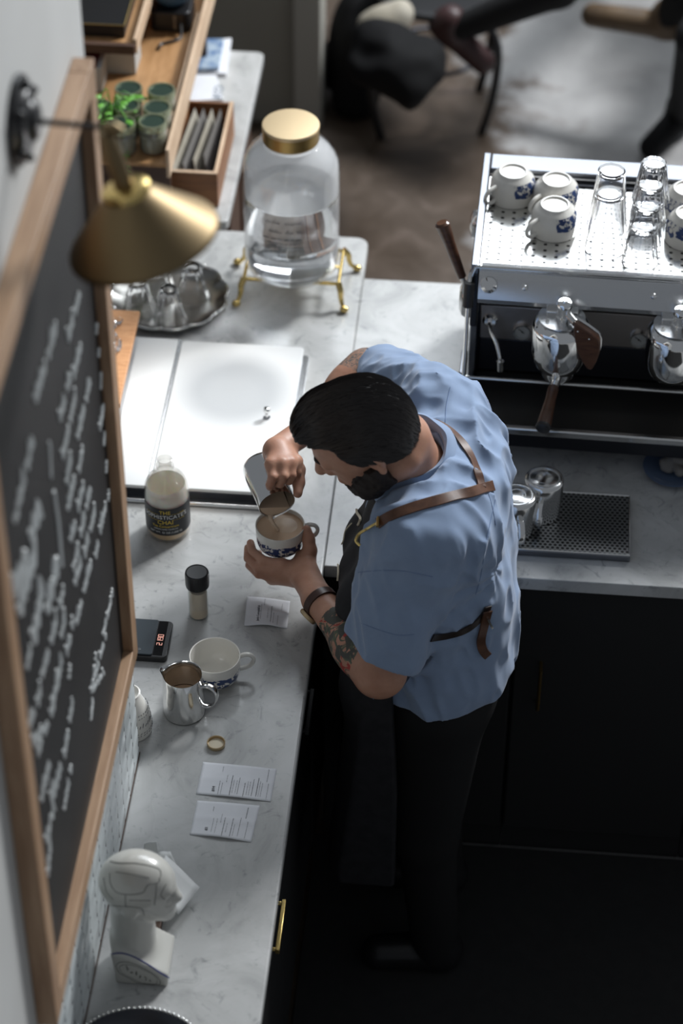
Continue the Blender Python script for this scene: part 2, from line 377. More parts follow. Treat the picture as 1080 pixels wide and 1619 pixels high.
# ---------------- implicit surfaces ----------------
class Field:
    def __init__(s, lo, hi, h, far=.07):
        s.lo = np.array(lo, float); s.h = h; s.n = (np.ceil((np.array(hi) - s.lo) / h)).astype(int) + 1
        s.D = np.full(s.n, far, np.float32); s.far = far
        s.ax = [s.lo[i] + h * np.arange(s.n[i]) for i in range(3)]
    def sub(s, lo, hi):
        a = np.maximum(((np.array(lo) - s.lo) / s.h).astype(int), 0); b = np.minimum(((np.array(hi) - s.lo) / s.h).astype(int) + 2, s.n)
        if (b <= a).any(): return None, None
        sl = tuple(slice(a[i], b[i]) for i in range(3))
        return sl, np.meshgrid(*[s.ax[i][sl[i]].astype(np.float32) for i in range(3)], indexing='ij')
    def op(s, lo, hi, fn, k=.01, mode='add'):
        pad = s.far + k; sl, g = s.sub(np.array(lo) - pad, np.array(hi) + pad)
        if sl is None: return
        d = fn(*g).astype(np.float32); D = s.D[sl]
        if mode == 'add':
            h = np.maximum(k - np.abs(D - d), 0) / k; s.D[sl] = np.minimum(D, d) - h * h * k * .25
        else:
            e = -d; h = np.maximum(k - np.abs(D - e), 0) / k; s.D[sl] = np.maximum(D, e) + h * h * k * .25
    def cap(s, p0, p1, r0, r1=None, k=.01, mode='add', flat=None):
        p0 = np.array(p0, float); p1 = np.array(p1, float); r1 = r0 if r1 is None else r1; rm = max(r0, r1)
        ba = p1 - p0; L2 = max(float(ba @ ba), 1e-9)
        def fn(x, y, z):
            t = np.clip(((x - p0[0]) * ba[0] + (y - p0[1]) * ba[1] + (z - p0[2]) * ba[2]) / L2, 0, 1)
            qx = x - p0[0] - t * ba[0]; qy = y - p0[1] - t * ba[1]; qz = z - p0[2] - t * ba[2]
            if flat is not None:
                nrm, f = flat; nn = np.array(nrm, float); nn /= np.linalg.norm(nn); dn = qx * nn[0] + qy * nn[1] + qz * nn[2]
                e = dn * (1 / f - 1); qx = qx + e * nn[0]; qy = qy + e * nn[1]; qz = qz + e * nn[2]
            return np.sqrt(qx * qx + qy * qy + qz * qz) - (r0 + (r1 - r0) * t)
        s.op(np.minimum(p0, p1) - rm, np.maximum(p0, p1) + rm, fn, k, mode)
    def ell(s, c, r, M=None, k=.01, mode='add'):
        c = np.array(c, float); r = np.array(r, float) * (.96 if M is not None else 1); rm = r.max(); A = np.eye(3) if M is None else np.array(M, float)
        def fn(x, y, z):
            X = x - c[0]; Y = y - c[1]; Z = z - c[2]
            q = [(X * A[0, i] + Y * A[1, i] + Z * A[2, i]) for i in range(3)]
            k0 = np.sqrt(sum((q[i] / r[i]) ** 2 for i in range(3))); k1 = np.sqrt(sum((q[i] / r[i] ** 2) ** 2 for i in range(3))) + 1e-6
            return k0 * (k0 - 1) / k1
        s.op(c - rm, c + rm, fn, k, mode)
    def cut(s, fn):  # keep where fn<0
        g = np.meshgrid(*[a.astype(np.float32) for a in s.ax], indexing='ij'); s.D = np.maximum(s.D, fn(*g).astype(np.float32))
    def warp(s, fn):
        g = np.meshgrid(*[a.astype(np.float32) for a in s.ax], indexing='ij'); s.D = s.D + fn(*g).astype(np.float32)
    def mesh(s, smooth=2):
        D = s.D; S = D < 0; n = np.array(D.shape)
        c = sum(S[i:n[0] - 1 + i, j:n[1] - 1 + j, k:n[2] - 1 + k].astype(np.int8) for i in (0, 1) for j in (0, 1) for k in (0, 1))
        I = np.argwhere((c > 0) & (c < 8)); ids = np.full(n - 1, -1, np.int32); ids[I[:, 0], I[:, 1], I[:, 2]] = np.arange(len(I))
        cor = [(i, j, k) for i in (0, 1) for j in (0, 1) for k in (0, 1)]
        V = {q: D[I[:, 0] + q[0], I[:, 1] + q[1], I[:, 2] + q[2]] for q in cor}
        acc = np.zeros((len(I), 3)); cnt = np.zeros(len(I))
        for q in cor:
            for ax in range(3):
                if q[ax]: continue
                e = list(q); e[ax] = 1; e = tuple(e); a = V[q]; b = V[e]; m_ = (a < 0) != (b < 0); t = np.where(m_, a / np.where(m_, a - b, 1), 0)
                P = np.tile(np.array(q, float), (len(I), 1)); P[:, ax] += t; acc[m_] += P[m_]; cnt[m_] += 1
        P = I + acc / cnt[:, None]; F = []
        for ax in range(3):
            a0 = [slice(None)] * 3; a1 = [slice(None)] * 3; a0[ax] = slice(0, -1); a1[ax] = slice(1, None)
            sa = S[tuple(a0)]; sb = S[tuple(a1)]; E = np.argwhere(sa != sb); u, v = [(1, 2), (2, 0), (0, 1)][ax]
            E = E[(E[:, u] > 0) & (E[:, v] > 0) & (E[:, u] < n[u] - 1) & (E[:, v] < n[v] - 1)]
            if not len(E): continue
            def at(du, dv):
                q = E.copy(); q[:, u] += du; q[:, v] += dv; return ids[q[:, 0], q[:, 1], q[:, 2]]
            Q = np.stack([at(-1, -1), at(0, -1), at(0, 0), at(-1, 0)], 1); fl = sb[E[:, 0], E[:, 1], E[:, 2]]; Q[fl] = Q[fl][:, ::-1]; F.append(Q)
        F = np.concatenate(F); F = F[(F >= 0).all(1)]
        e = np.concatenate([F[:, [0, 1]], F[:, [1, 2]], F[:, [2, 3]], F[:, [3, 0]]])
        for _ in range(smooth):
            acc = np.zeros_like(P); cn = np.zeros(len(P))
            for a, b in ((0, 1), (1, 0)):
                for d in range(3): acc[:, d] += np.bincount(e[:, a], P[e[:, b], d], len(P))
                cn += np.bincount(e[:, a], minlength=len(P))
            P = P * .5 + .5 * acc / np.maximum(cn, 1)[:, None]
        P = s.lo + P * s.h
        me = bpy.data.meshes.new('f'); me.vertices.add(len(P)); me.vertices.foreach_set('co', P.astype(np.float32).ravel())
        me.loops.add(F.size); me.loops.foreach_set('vertex_index', F.astype(np.int32).ravel())
        me.polygons.add(len(F)); me.polygons.foreach_set('loop_start', np.arange(0, F.size, 4, dtype=np.int32)); 
        me.update(calc_edges=True); me.validate(); return me
def vnoise(x, y, z, sc, seed=0):
    r = np.random.RandomState(seed); T = r.rand(32, 32, 32).astype(np.float32) * 2 - 1
    X = x * sc; Y = y * sc; Z = z * sc; xi = np.floor(X).astype(int); yi = np.floor(Y).astype(int); zi = np.floor(Z).astype(int)
    fx = X - xi; fy = Y - yi; fz = Z - zi; fx = fx * fx * (3 - 2 * fx); fy = fy * fy * (3 - 2 * fy); fz = fz * fz * (3 - 2 * fz); o = 0
    for i in (0, 1):
        for j in (0, 1):
            for k in (0, 1):
                o = o + T[(xi + i) % 32, (yi + j) % 32, (zi + k) % 32] * (fx if i else 1 - fx) * (fy if j else 1 - fy) * (fz if k else 1 - fz)
    return o

# =====================================================================
# SETTING  (z = 0 is the counter top, the floor lies at -0.92)
# =====================================================================
FZ = -.92
struct('floor', B().box(-3.2, 5.2, -2.6, 6.2, FZ - .06, FZ), 'floor_concrete', smooth=False)
b = B().box(-.11, -.008, -2.6, -.004, FZ, 3.2); struct('wall_left', b, 'wall_paint', smooth=False)
b = B().box(-.008, 0, -2.6, 0, .002, .345); struct('trim_1', b, 'tile', smooth=False)            # tiled lower band
b = B().box(-.008, -.002, -2.6, -.001, .3455, 3.2); struct('trim_2', b, 'wall_paint', smooth=False)
b = B().box(-.004, .0018, -2.6, 0.001, .0004, .0018); struct('trim_3', b, 'dark_wood', smooth=False)
struct('wall_back', B().box(-2.4, -.085, 3.72, 3.84, FZ, 3.2), 'back_wall', smooth=False)
struct('trim_4', B().box(-.085, .005, 3.69, 3.86, FZ, 3.2), 'back_trim', bevel=.006)

# marble worktops
poly = [(0.0, -1.9), (.305, -1.9)] + [(.307, 1.70)] + [(.307 - .03 + .03 * math.cos(a), 1.737 + .03 * math.sin(a)) for a in [R(q) for q in range(0, 91, 15)]] + [(-.6, 1.767), (-.6, .0), (0., 0.)]
b = B().prism(poly, -.03, 0); o = obj('marble_countertop', b, 'marble', bevel=.004); tag(o, 'long grey veined marble countertop beside the chalkboard wall, under the bottle and mug', 'countertop')
b = B().box(.3073, 1.9, .566, 1.597, -.034, -.0012); o = obj('marble_countertop', b, 'marble', bevel=.002); tag(o, 'marble countertop carrying the espresso machine and drip tray', 'countertop')
b = B().prism(rrect(-.75, -.05, 1.80, 2.625, .02), -.028, 0.0); o = obj('marble_countertop', b, 'marble', bevel=.004); tag(o, 'narrow far marble countertop under the magazines and wooden shelf', 'countertop')

def cabinet(y0, y1, x0, x1, z0, z1, label, face='x', pull='bar', material='black_paint'):
    t = thing('base_cabinet', label, 'cabinet', ((x0 + x1) / 2, (y0 + y1) / 2, FZ), group=None)
    obj('carcass', B().box(x0, x1 - (.02 if face == 'x' else 0), y0 + (.02 if face == 'y' else 0), y1, z0, z1), material, t, world=True, smooth=False)
    if face == 'x':
        d = obj('drawer', B().box(x1 - .019, x1, y0 + .003, y1 - .003, z1 - .20, z1 - .012), material, t, world=True, bevel=.003)
        c = (y0 + y1) / 2; zz = -.105; pm = 'brass_bright' if c < -.2 else 'black_paint'
        hb = B().tube([(x1 - .002, c - .054, zz), (x1 + .030, c - .054, zz)], .0045, 8).tube([(x1 - .002, c + .054, zz), (x1 + .030, c + .054, zz)], .0045, 8).box(x1 + .024, x1 + .032, c - .060, c + .060, zz - .006, zz + .006)
        h_ = obj('drawer_pull', hb, pm, d, world=False, bevel=.001); h_.data.transform(Matrix.Translation(-t.location))
        d2 = obj('door', B().box(x1 - .019, x1, y0 + .003, y1 - .003, z0 + .09, z1 - .206), material, t, world=True, bevel=.003)
    else:
        d2 = obj('door', B().box(x0 + .003, x1 - .003, y0, y0 + .019, z0 + .09, z1 - .012), material, t, world=True, bevel=.003)
        hb = B().tube([(x0 + .06, y0 + .002, -.28), (x0 + .06, y0 - .028, -.28), (x0 + .06, y0 - .028, -.40), (x0 + .06, y0 + .002, -.40)], .004, 8)
        h_ = obj('door_pull', hb, 'brass_dark', d2); h_.data.transform(Matrix.Translation(-t.location))
    return t
nm = ['nearest the bottom edge', 'with the brass pull, below the ceramic head', 'below the receipts and jar cap', 'behind the standing barista']
ys = [-1.58, -1.075, -.568, -.058, .54]
for i in range(4): cabinet(ys[i], ys[i + 1] - .002, .02, .280, FZ, -.031, ['black base cabinet nearest the camera under the long marble counter', 'black base cabinet under the counter before the lower tray', 'black base cabinet with brass pull below the ceramic head', 'black base cabinet below the receipts and the mug'][i])
b = B().box(-.59, .280, .56, 1.74, FZ, -.031); o = obj('base_cabinet', b, 'black_paint', bevel=.003); tag(o, 'black cabinet block under the white ice bin lid and glass jar', 'cabinet')
xs = [.30, .72, 1.14, 1.58]
for i in range(3): cabinet(.60, 1.57, xs[i], xs[i + 1] - .002, FZ, -.035, ['black cabinet under the machine counter, hidden behind the barista', 'black cabinet under the perforated drip tray', 'black cabinet at the right end under the machine counter'][i], 'y')
t = thing('back_cabinet', 'brown wooden cabinet under the far narrow marble counter', 'cabinet', (-.4, 2.2, FZ))
obj('side_panel', B().box(-.12, -.10, 1.83, 2.60, FZ, -.029), 'cabinet_wood', t, world=True, smooth=False)
obj('carcass', B().box(-.74, -.121, 1.83, 2.60, FZ, -.029), 'dark_wood', t, world=True, smooth=False)
for y in (1.86, 2.12, 2.38): obj('door_frame', B().box(-.0995, -.088, y, y + .2, FZ + .1, -.06), 'dark_wood', t, world=True, bevel=.002)
b = B().prism(rrect(.284, 1.9, -1.9, .606, .004), FZ + .0005, FZ + .012); o = obj('rubber_floor_mat', b, 'black_rubber', smooth=False); tag(o, 'black rubber mat covering the floor behind the bar', 'mat')

# =====================================================================
# CHALKBOARD AND SCONCE
# =====================================================================
YN, YF, ZB, ZT = -.9145, -.0863, .3658, 1.5962
t = thing('chalkboard', 'large wood framed chalkboard with white handwriting on the left wall', 'chalkboard', (.0, -.5, ZB))
fw = .042
for z_ in (ZT - fw, ZB): obj('frame_rail', B().box(-.0015, .030, YN + fw, YF - fw, z_, z_ + fw), 'oak', t, world=True, bevel=.0015)
obj('frame_stile', B().box(-.0015, .0302, YN, YN + fw, ZB, ZT), 'oak_vertical', t, world=True, bevel=.0015)
obj('frame_stile', B().box(-.0015, .0302, YF - fw, YF, ZB, ZT), 'oak_vertical', t, world=True, bevel=.0015)
obj('slate', B().box(-.001, .012, YN + .02, YF - .02, ZB + .02, ZT - .02), 'slate', t, world=True, smooth=False)
rows7 = [(290,130,245,305,30),(350,125,345,165,15),(355,235,350,290,15),(303,285,265,440,30),(362,325,358,375,15),(368,430,366,490,15),(205,250,125,530,34),(255,440,215,600,30),(330,440,280,670,30),(275,500,225,740,28),(385,505,362,640,22),(380,650,378,700,13),(388,750,386,800,13),(396,855,394,905,14),(120,655,50,975,32),(180,690,185,810,22),(265,670,240,830,28),(300,700,285,790,25),(270,810,245,930,25),(310,800,255,1050,30),(335,825,265,1150,28),(345,930,305,1100,28),(385,905,345,1105,28),(235,1190,215,1290,28),(335,1100,275,1350,28),(300,1100,270,1200,28),(410,1240,375,1390,16),(385,1390,330,1600,20),(350,1450,335,1590,18),(205,1330,150,1540,30),(240,1290,220,1400,30),(265,1350,240,1460,25),(225,1470,200,1600,30),(110,1430,95,1510,24),(255,1490,250,1550,20)]
big7 = [(145,890,40,1230,64),(125,1060,60,1300,56),(150,1190,115,1420,60),(210,1090,165,1300,50)]
rows8 = [(150,60,105,200,35),(215,20,190,110,30),(200,110,135,300,32),(190,290,150,480,32),(270,95,235,320,25),(385,0,340,70,20),(345,70,335,180,20),(225,330,185,480,45),(200,480,165,620,55),(185,620,175,760,35),(265,345,235,510,25),(160,190,120,270,30)]
b = B(); cx_ = .0128
def row(px0, py0, px1, py1, th, heavy=1.):
    a = PX(px0, py0, cx_); c = PX(px1, py1, cx_); 
    lo, hi = YN + fw + .004, YF - fw - .004
    if abs(a.y - c.y) < 1e-4: return
    def clampy(p, q):
        y = min(max(p.y, lo), hi); tt = (y - q.y) / (p.y - q.y); return Vector((cx_, y, q.z + (p.z - q.z) * tt))
    a2, c2 = clampy(a, c), clampy(c, a); h = th / .3 / 660 * .62
    a2.z -= h * .4; c2.z -= h * .4
    if max(a2.z, c2.z) + h > ZT - fw: return
    q = B(); scribble(q, c2, a2, h, .0027 * heavy ** .7, h * .34, n=5); obj('chalk_line', q, 'chalk', t, world=True)
for q in rows7: row(q[0] / 2.3115, 400 + q[1] / 2.3115, q[2] / 2.3115, 400 + q[3] / 2.3115, q[4] / 2.3115)
for q in rows8: row(q[0] / 2.348, 1060 + q[1] / 2.348, q[2] / 2.348, 1060 + q[3] / 2.348, q[4] / 2.348)
for q in big7: row(q[0] / 2.3115, 400 + q[1] / 2.3115, q[2] / 2.3115, 400 + q[3] / 2.3115, q[4] / 2.3115, 2.6)
p0 = PX(195 / 2.3115, 400 + 870 / 2.3115, cx_); p1 = PX(225 / 2.3115, 400 + 1145 / 2.3115, cx_); b.tube([p0, p0.lerp(p1, .5) + Vector((0, .006, .01)), p1], .004, 5)
obj('chalk_line', b, 'chalk', t, world=True)

LX, LY, LZ = .0, -.466, 1.726
t = thing('wall_sconce', 'brass cone lamp on a black wall mount over the chalkboard', 'lamp', (LX, LY, LZ))
Mx = Matrix.Translation((-.003, 0, 0)) @ Matrix.Rotation(R(90), 4, 'Y')
obj('wall_mount', B().lathe([(0, 0), (.060, 0), (.062, .004), (.061, .010), (.050, .013), (.044, .020), (.030, .023), (.024, .030), (.016, .033), (0, .034)], 40, M=Mx), 'black_plastic', t, bevel=0)
for k in range(6): a = R(60 * k + 20); obj('mount_screw', B().sph((.014, .052 * math.cos(a), .052 * math.sin(a)), .0065, 6), 'black_plastic', t)
obj('arm', B().tube([(.028, 0, 0), (.118, 0, -.004)], .0042, 12), 'black_plastic', t)
J = Vector((.116, 0, -.012)); A = Vector((.26, -.02, -1)).normalized()
jb = B().tube([(.112, 0, -.004), (.128, .0, -.004), (.136, 0, -.010)], [.0062, .0085, .0085], 14).tube([J, J + A * .04, J + A * .088], [.0105, .0135, .0135], 20)
obj('joint', jb, 'brass_brushed', t)
Q = Matrix.Translation(J + A * .086) @ (A.to_track_quat('Z', 'X').to_matrix().to_4x4())
obj('neck_ring', B().lathe([(.015, -.004), (.026, -.003), (.0335, .001), (.0345, .006), (.033, .012), (.031, .013)], 48, M=Q), 'brass_bright', t)
obj('shade', B().lathe([(.012, .004), (.030, .006), (.034, .012), (.1035, .080), (.1060, .084), (.1065, .088), (.1045, .088), (.101, .081), (.033, .016), (.012, .010)], 96, M=Q), 'brass_brushed', t)
obj('bulb', B().sph((0, 0, .048), .024, 12, M=Q).tube([(0, 0, .008), (0, 0, .04)], .014, 16, M=Q), 'porcelain', t)

t = thing('added_shadow_pendant', 'unseen brass pendant added high above the white ice bin lid to shade it', 'lamp', (.13, 1.285, 1.5))  # out of view, added to throw the soft dark patch on the lid
obj('shade', B().lathe([(.012, .10), (.03, .10), (.086, .004), (.088, 0), (.085, 0), (.028, .094), (.012, .096)], 64), 'brass_brushed', t)
obj('cord', B().tube([(0, 0, .10), (0, 0, 1.7)], .003, 8), 'black_plastic', t)
# =====================================================================
# THINGS ON THE LONG COUNTER
# =====================================================================
# chai bottle
bx, by = .0345, .6155
bp = PZ(267, 838, 0); bx, by = bp.x, bp.y
t = thing('chai_bottle', 'open glass bottle of chai concentrate with a black label', 'bottle', (bx, by, 0))
prof = [(0, .003), (.040, .001), (.045, .004), (.047, .010), (.047, .118), (.0455, .132), (.040, .147), (.030, .158), (.0185, .166), (.0160, .172), (.0160, .176), (.0195, .179), (.0195, .183), (.0160, .186), (.0163, .199), (.0145, .200), (.0137, .199), (.0137, .172), (.028, .155), (.0385, .143), (.0440, .128), (.0446, .116), (.0446, .012), (.041, .006), (0, .006)]
obj('glass', B().lathe(prof, 64), 'glass_bottle', t, angle=60)
obj('liquid', B().lathe([(0, .0065), (.040, .0065), (.0438, .012), (.0438, .047), (.0430, .048), (0, .048)], 48), 'chai_liquid', t)
obj('residue', B().lathe([(.0439, .049), (.0440, .112), (.0430, .127), (.040, .1345)], 48), 'foam_residue', t)
az = math.atan2(CAM.y - by, CAM.x - bx) + R(-8); lab = B(); n = 40; sp_ = R(112)
vs = []; fs = []
for i in range(n + 1):
    a = az - sp_ + 2 * sp_ * i / n
    for z, r in ((.026, .0474), (.026, .0478), (.100, .0478), (.100, .0474)): vs.append((r * math.cos(a), r * math.sin(a), z))
for i in range(n):
    for j in range(4): fs.append((i * 4 + j, i * 4 + (j + 1) % 4, i * 4 + 4 + (j + 1) % 4, i * 4 + 4 + j))
lb = obj('label', lab.add(vs, fs), 'label_black', t)
def cyl(zc, r=.0479, a0=0.):
    return lambda v: (( r + v.z) * math.cos(az + a0 + v.x / r), (r + v.z) * math.sin(az + a0 + v.x / r), zc + v.y)
for s_, sz, zc, mt_, nm_ in (('THE', .0135, .0895, 'label_yellow', 'lettering'), ("SOPHISTICATE'S", .0142, .0765, 'label_white', 'lettering'), ('CHAI', .0150, .0625, 'label_yellow', 'lettering'), ('Tea Concentrate', .0085, .0515, 'label_yellow', 'lettering'), ('SOPHISTICATED COFFEE CO', .0042, .0435, 'label_white', 'lettering'), ('NET WT. 32 OZ (1,000 G)', .0066, .0345, 'label_white', 'lettering')):
    q = B(); add_text(q, s_, sz, cyl(zc), cuts=1); obj('lettering', q, mt_, lb, smooth=False)
q = B()
for z in (.0845, .0685):
    for s1 in (-1, 1):
        pts = [((.0481) * math.cos(az + s1 * R(17 + k * 6)), .0481 * math.sin(az + s1 * R(17 + k * 6)), z) for k in range(7)]; q.tube(pts, .00025, 5)
obj('label_rule', q, 'label_yellow', lb)

# shaker bottle with black lid
t = thing('shaker_bottle', 'small clear spice shaker with black plastic cap and beige powder', 'shaker', (.0645, .393, 0))
obj('glass', B().lathe([(0, .001), (.018, .001), (.0205, .003), (.0208, .092), (.0190, .094), (.0190, .006), (0, .004)], 40), 'glass_thin', t)
obj('powder', B().lathe([(0, .0045), (.0186, .0045), (.0186, .024), (.0175, .026), (0, .025)], 32), mat('powder', (.80, .60, .46), .8) and 'powder', t)
obj('inner_sleeve', B().lathe([(.0187, .027), (.0187, .070), (.0176, .072), (0, .071), (0, .0705), (.0170, .070), (.0172, .027)], 32), mat('sleeve', (.80, .62, .50), .6) and 'sleeve', t)
def rib(a, r, z): return 1 + .010 * math.cos(36 * a) if (r > .022 and .094 < z < .118) else 1
obj('cap', B().lathe([(.0195, .085), (.0240, .085), (.0245, .088), (.0245, .098), (.0245, .116), (.0238, .120), (.0215, .122), (.0205, .1205), (0, .1200)], 144, fn=rib), 'black_plastic', t)

# kitchen scale (mostly behind the wall corner)
sc_x1 = PZ(269, 1010, .018).x; y1 = PZ(250, 979, .020).y; y0 = PZ(250, 1040, .016).y
t = thing('kitchen_scale', 'flat black digital scale with glowing digits by the wall corner', 'scale', (sc_x1 - .075, (y0 + y1) / 2, 0))
obj('base', B().prism(rrect(sc_x1 - .15, sc_x1, y0, y1, .010), .002, .017), 'black_plastic', t, world=True, bevel=.002)
obj('platform', B().prism(rrect(sc_x1 - .148, sc_x1 - .030, y0 + .004, y1 - .002, .004), .0172, .0205), 'scale_glass', t, world=True, bevel=.0008)
obj('display_strip', B().box(sc_x1 - .029, sc_x1 - .010, y0 + .006, y1 - .003, .0168, .0176), 'black_matte', t, world=True, smooth=False)
seg = {'2': 'abged', '7': 'abc', '9': 'abcdfg', '0': 'abcdef', '1': 'bc'}
q = B()
for i, ch in enumerate('2190'):
    S = .0105; W = .0052; y_ = (y0 + y1) / 2 - .016 + i * .0080 - .002
    # digits read towards +Y: text x -> +Y, text up -> -X
    def sg(x0, y0_, x1, y1_):
        xx = sorted((sc_x1 - .0145 - y0_, sc_x1 - .0145 - y1_)); yy = sorted((y_ + x0, y_ + x1)); q.box(xx[0] - .0005, xx[1] + .0005, yy[0] - .0005, yy[1] + .0005, .0176, .0180)
    P_ = {'a': (0, S, W, S), 'b': (W, S / 2, W, S), 'c': (W, 0, W, S / 2), 'd': (0, 0, W, 0), 'e': (0, 0, 0, S / 2), 'f': (0, S / 2, 0, S), 'g': (0, S / 2, W, S / 2)}
    for k in seg[ch]: sg(*P_[k])
obj('digits', q, 'led', t, world=True, smooth=False)
q = B()
for k in range(7):
    a = R(k * 28 + 5); c = Vector((sc_x1 - .064, y0 + .016, .0206)); q.tube([c + Vector((math.cos(a), math.sin(a), 0)) * .004, c + Vector((math.cos(a), math.sin(a), 0)) * .010], .0004, 4)
obj('sun_emblem', q, 'steel_brushed', t, world=True)

# coffee cup kind
CUPP = [(0, .004), (.026, .004), (.028, .0), (.031, .0), (.033, .004), (.040, .009), (.0465, .017), (.0495, .028), (.0505, .045), (.0512, .066), (.0505, .0675), (.0488, .0665), (.0480, .045), (.0465, .028), (.042, .017), (.034, .010), (0, .008)]
def make_cup(name, label, cat, loc, rz, material='cup_print', group=None, handle='ring'):
    t = thing(name, label, cat, loc, rz, group)
    o = obj('bowl', B().lathe(CUPP, 72), [material, 'porcelain'], t, angle=50)
    for i, p_ in enumerate(o.data.polygons):
        if i >= 72 * 10: p_.material_index = 1
    pts = [(.0490, 0, .056), (.060, 0, .060), (.072, 0, .056), (.0775, 0, .045), (.074, 0, .033), (.064, 0, .025), (.0485, 0, .022)]
    obj('handle', B().tube(spline(pts, 5), .0052, 12, flat=.8), 'porcelain', t)
    return t
cup = make_cup('coffee_mug', 'empty white mug with blue landscape print behind the steel pitcher', 'mug', (.1225, .213, 0), R(14))

# milk pitcher kind
def make_pitcher(name, label, loc, rz, rot=None, H=.105, fill=True, spoutk=1.):
    t = thing(name, label, 'pitcher', loc, rz)
    if rot: t.rotation_euler = rot
    def sp(a, r, z):
        if z < H * .62: return 1
        d = abs((a + PI) % (2 * PI) - PI); return 1 + .24 * spoutk * ((z - H * .62) / (H * .38)) ** 1.6 * math.exp(-(d / .30) ** 2)
    pr = [(0, .0), (.036, .0), (.0405, .002), (.0420, .008), (.0418, .030), (.0405, .055), (.0385, H * .8), (.0385, H - .001), (.0382, H), (.0372, H - .001), (.0372, H * .8), (.0392, .055), (.0405, .030), (.0400, .006), (0, .004)]
    obj('body', B().lathe(pr, 96, fn=sp), 'steel', t, angle=60)
    h = [(-.0375, 0, H * .80), (-.052, 0, H * .86), (-.066, 0, H * .80), (-.071, 0, H * .66), (-.067, 0, H * .48), (-.056, 0, H * .34), (-.0400, 0, H * .30)]
    hb = B().tube(spline(h, 5), .0072, 14, flat=.32, up=(0, 0, 0) if False else None)
    obj('handle', hb, 'steel', t)
    if fill: obj('milk', B().lathe([(0, H * .34), (.0392, H * .34), (.0392, H * .32), (0, H * .32)], 48), 'coffee_foam', t)
    return t
pt = make_pitcher('milk_pitcher', 'steel milk pitcher with spout standing before the empty mug', (.0725, .1180, 0), R(166), H=.105)

# bottle cap, receipts
t = tag(obj('bottle_cap', B().lathe([(0, 0), (.0165, 0), (.0178, .002), (.0180, .0085), (.0172, .0095), (.0162, .0088), (.0160, .003), (0, .002)], 48), 'gold_lid'), 'gold metal bottle cap lying upside down on the counter', 'cap'); t.location = (.146, .034, 0)
obj('cap_liner', B().lathe([(0, .0022), (.0150, .0022), (.0152, .0032), (0, .0034)], 32), 'cream_cord', t)
def receipt(name, c4, label, big, lift=.006, rows=(), curl=1.):
    """c4: far-left, far-right, near-left, near-right corner pixels"""
    P = [PZ(*q, 0) for q in c4]; cx = sum((p for p in P), Vector()) / 4
    t = B(); nu, nv = 24, 14; vs = []
    def S(u, v, off=0.):
        p = (P[0] * (1 - u) + P[1] * u) * (1 - v) + (P[2] * (1 - u) + P[3] * u) * v
        z = .0008 + lift * curl * (.5 * (1 - math.cos(2 * PI * (u * .9 + .05))) * (.25 + .75 * v) + .55 * math.exp(-((v - .5) / .07) ** 2) * (.4 + .6 * u))
        return Vector((p.x, p.y, z + off))
    for i in range(nu + 1):
        for j in range(nv + 1): vs.append(S(i / nu, j / nv))
    k = nv + 1; f = [(i * k + j, (i + 1) * k + j, (i + 1) * k + j + 1, i * k + j + 1) for i in range(nu) for j in range(nv)]
    t.add(vs, f); o = obj(name, t, 'receipt_paper', None); o.data.transform(Matrix.Translation((-cx.x, -cx.y, 0))); o.location = (cx.x, cx.y, 0)
    sm = o.modifiers.new('thick', 'SOLIDIFY'); sm.thickness = .00025
    tag(o, label, 'receipt')
    q = B()
    # text runs along v (near edge to far edge), lines advance along u
    bu, bv, bs, txt = big
    W = (P[1] - P[0]).length; Hh = (P[2] - P[0]).length
    fn = lambda v: S(bu + v.y * -1 / W, bv - v.x / Hh, .0006 + v.z) - Vector((cx.x, cx.y, 0))
    add_text(q, txt, bs, fn)
    for (u, v0, v1, sz) in rows:
        v = v0
        while v < v1 - .01:
            e = min(v + random.uniform(.03, .10), v1)
            a = S(u, v, .0006); c = S(u, e, .0006); a.x -= cx.x; a.y -= cx.y; c.x -= cx.x; c.y -= cx.y; q.tube([a, (a + c) / 2, c], sz, 4); v = e + .02
    obj('print', q, 'print_ink', o, smooth=False)
    return o
receipt('receipt', [(391, 943), (459, 951), (386, 990), (454, 994)], 'short curled receipt reading a name, nearest the barista elbow', (.30, .58, .0075, 'Jack Campbell #'), .007, [(.36, .25, .8, .0003), (.42, .05, .3, .0003), (.52, .4, .75, .0003), (.60, .30, .9, .0005), (.66, .55, .9, .0003), (.76, .6, .95, .0003), (.83, .15, .4, .0003)])
receipt('receipt', [(321, 1205), (438, 1216), (310, 1256), (428, 1268)], 'longest receipt, lying just below the gold cap', (.215, .80, .0085, '#14'), .004, [(.29, .1, .25, .0003), (.285, .55, .95, .0004), (.32, .6, .95, .0003), (.37, .35, .6, .0003), (.44, .35, .95, .0006), (.47, .5, .9, .0003), (.51, .5, .9, .0003), (.54, .4, .9, .0004), (.62, .55, .95, .0005), (.66, .5, .9, .0003), (.69, .5, .9, .0003), (.73, .4, .9, .0005), (.79, .35, .9, .0006), (.82, .45, .9, .0003), (.85, .5, .9, .0003), (.90, .05, .45, .0004), (.93, .5, .95, .0003)], .7)
receipt('receipt', [(312, 1266), (411, 1274), (300, 1320), (397, 1332)], 'receipt nearest the ceramic head, with a fold across it', (.245, .80, .0080, '#2'), .005, [(.29, .15, .3, .0004), (.33, .5, .9, .0003), (.39, .5, .9, .0003), (.45, .35, .6, .0003), (.51, .45, .95, .0005), (.56, .6, .85, .0003), (.64, .45, .95, .0005), (.68, .6, .95, .0003), (.76, .4, .9, .0004), (.83, .1, .4, .0006), (.88, .5, .95, .0003)], .8)

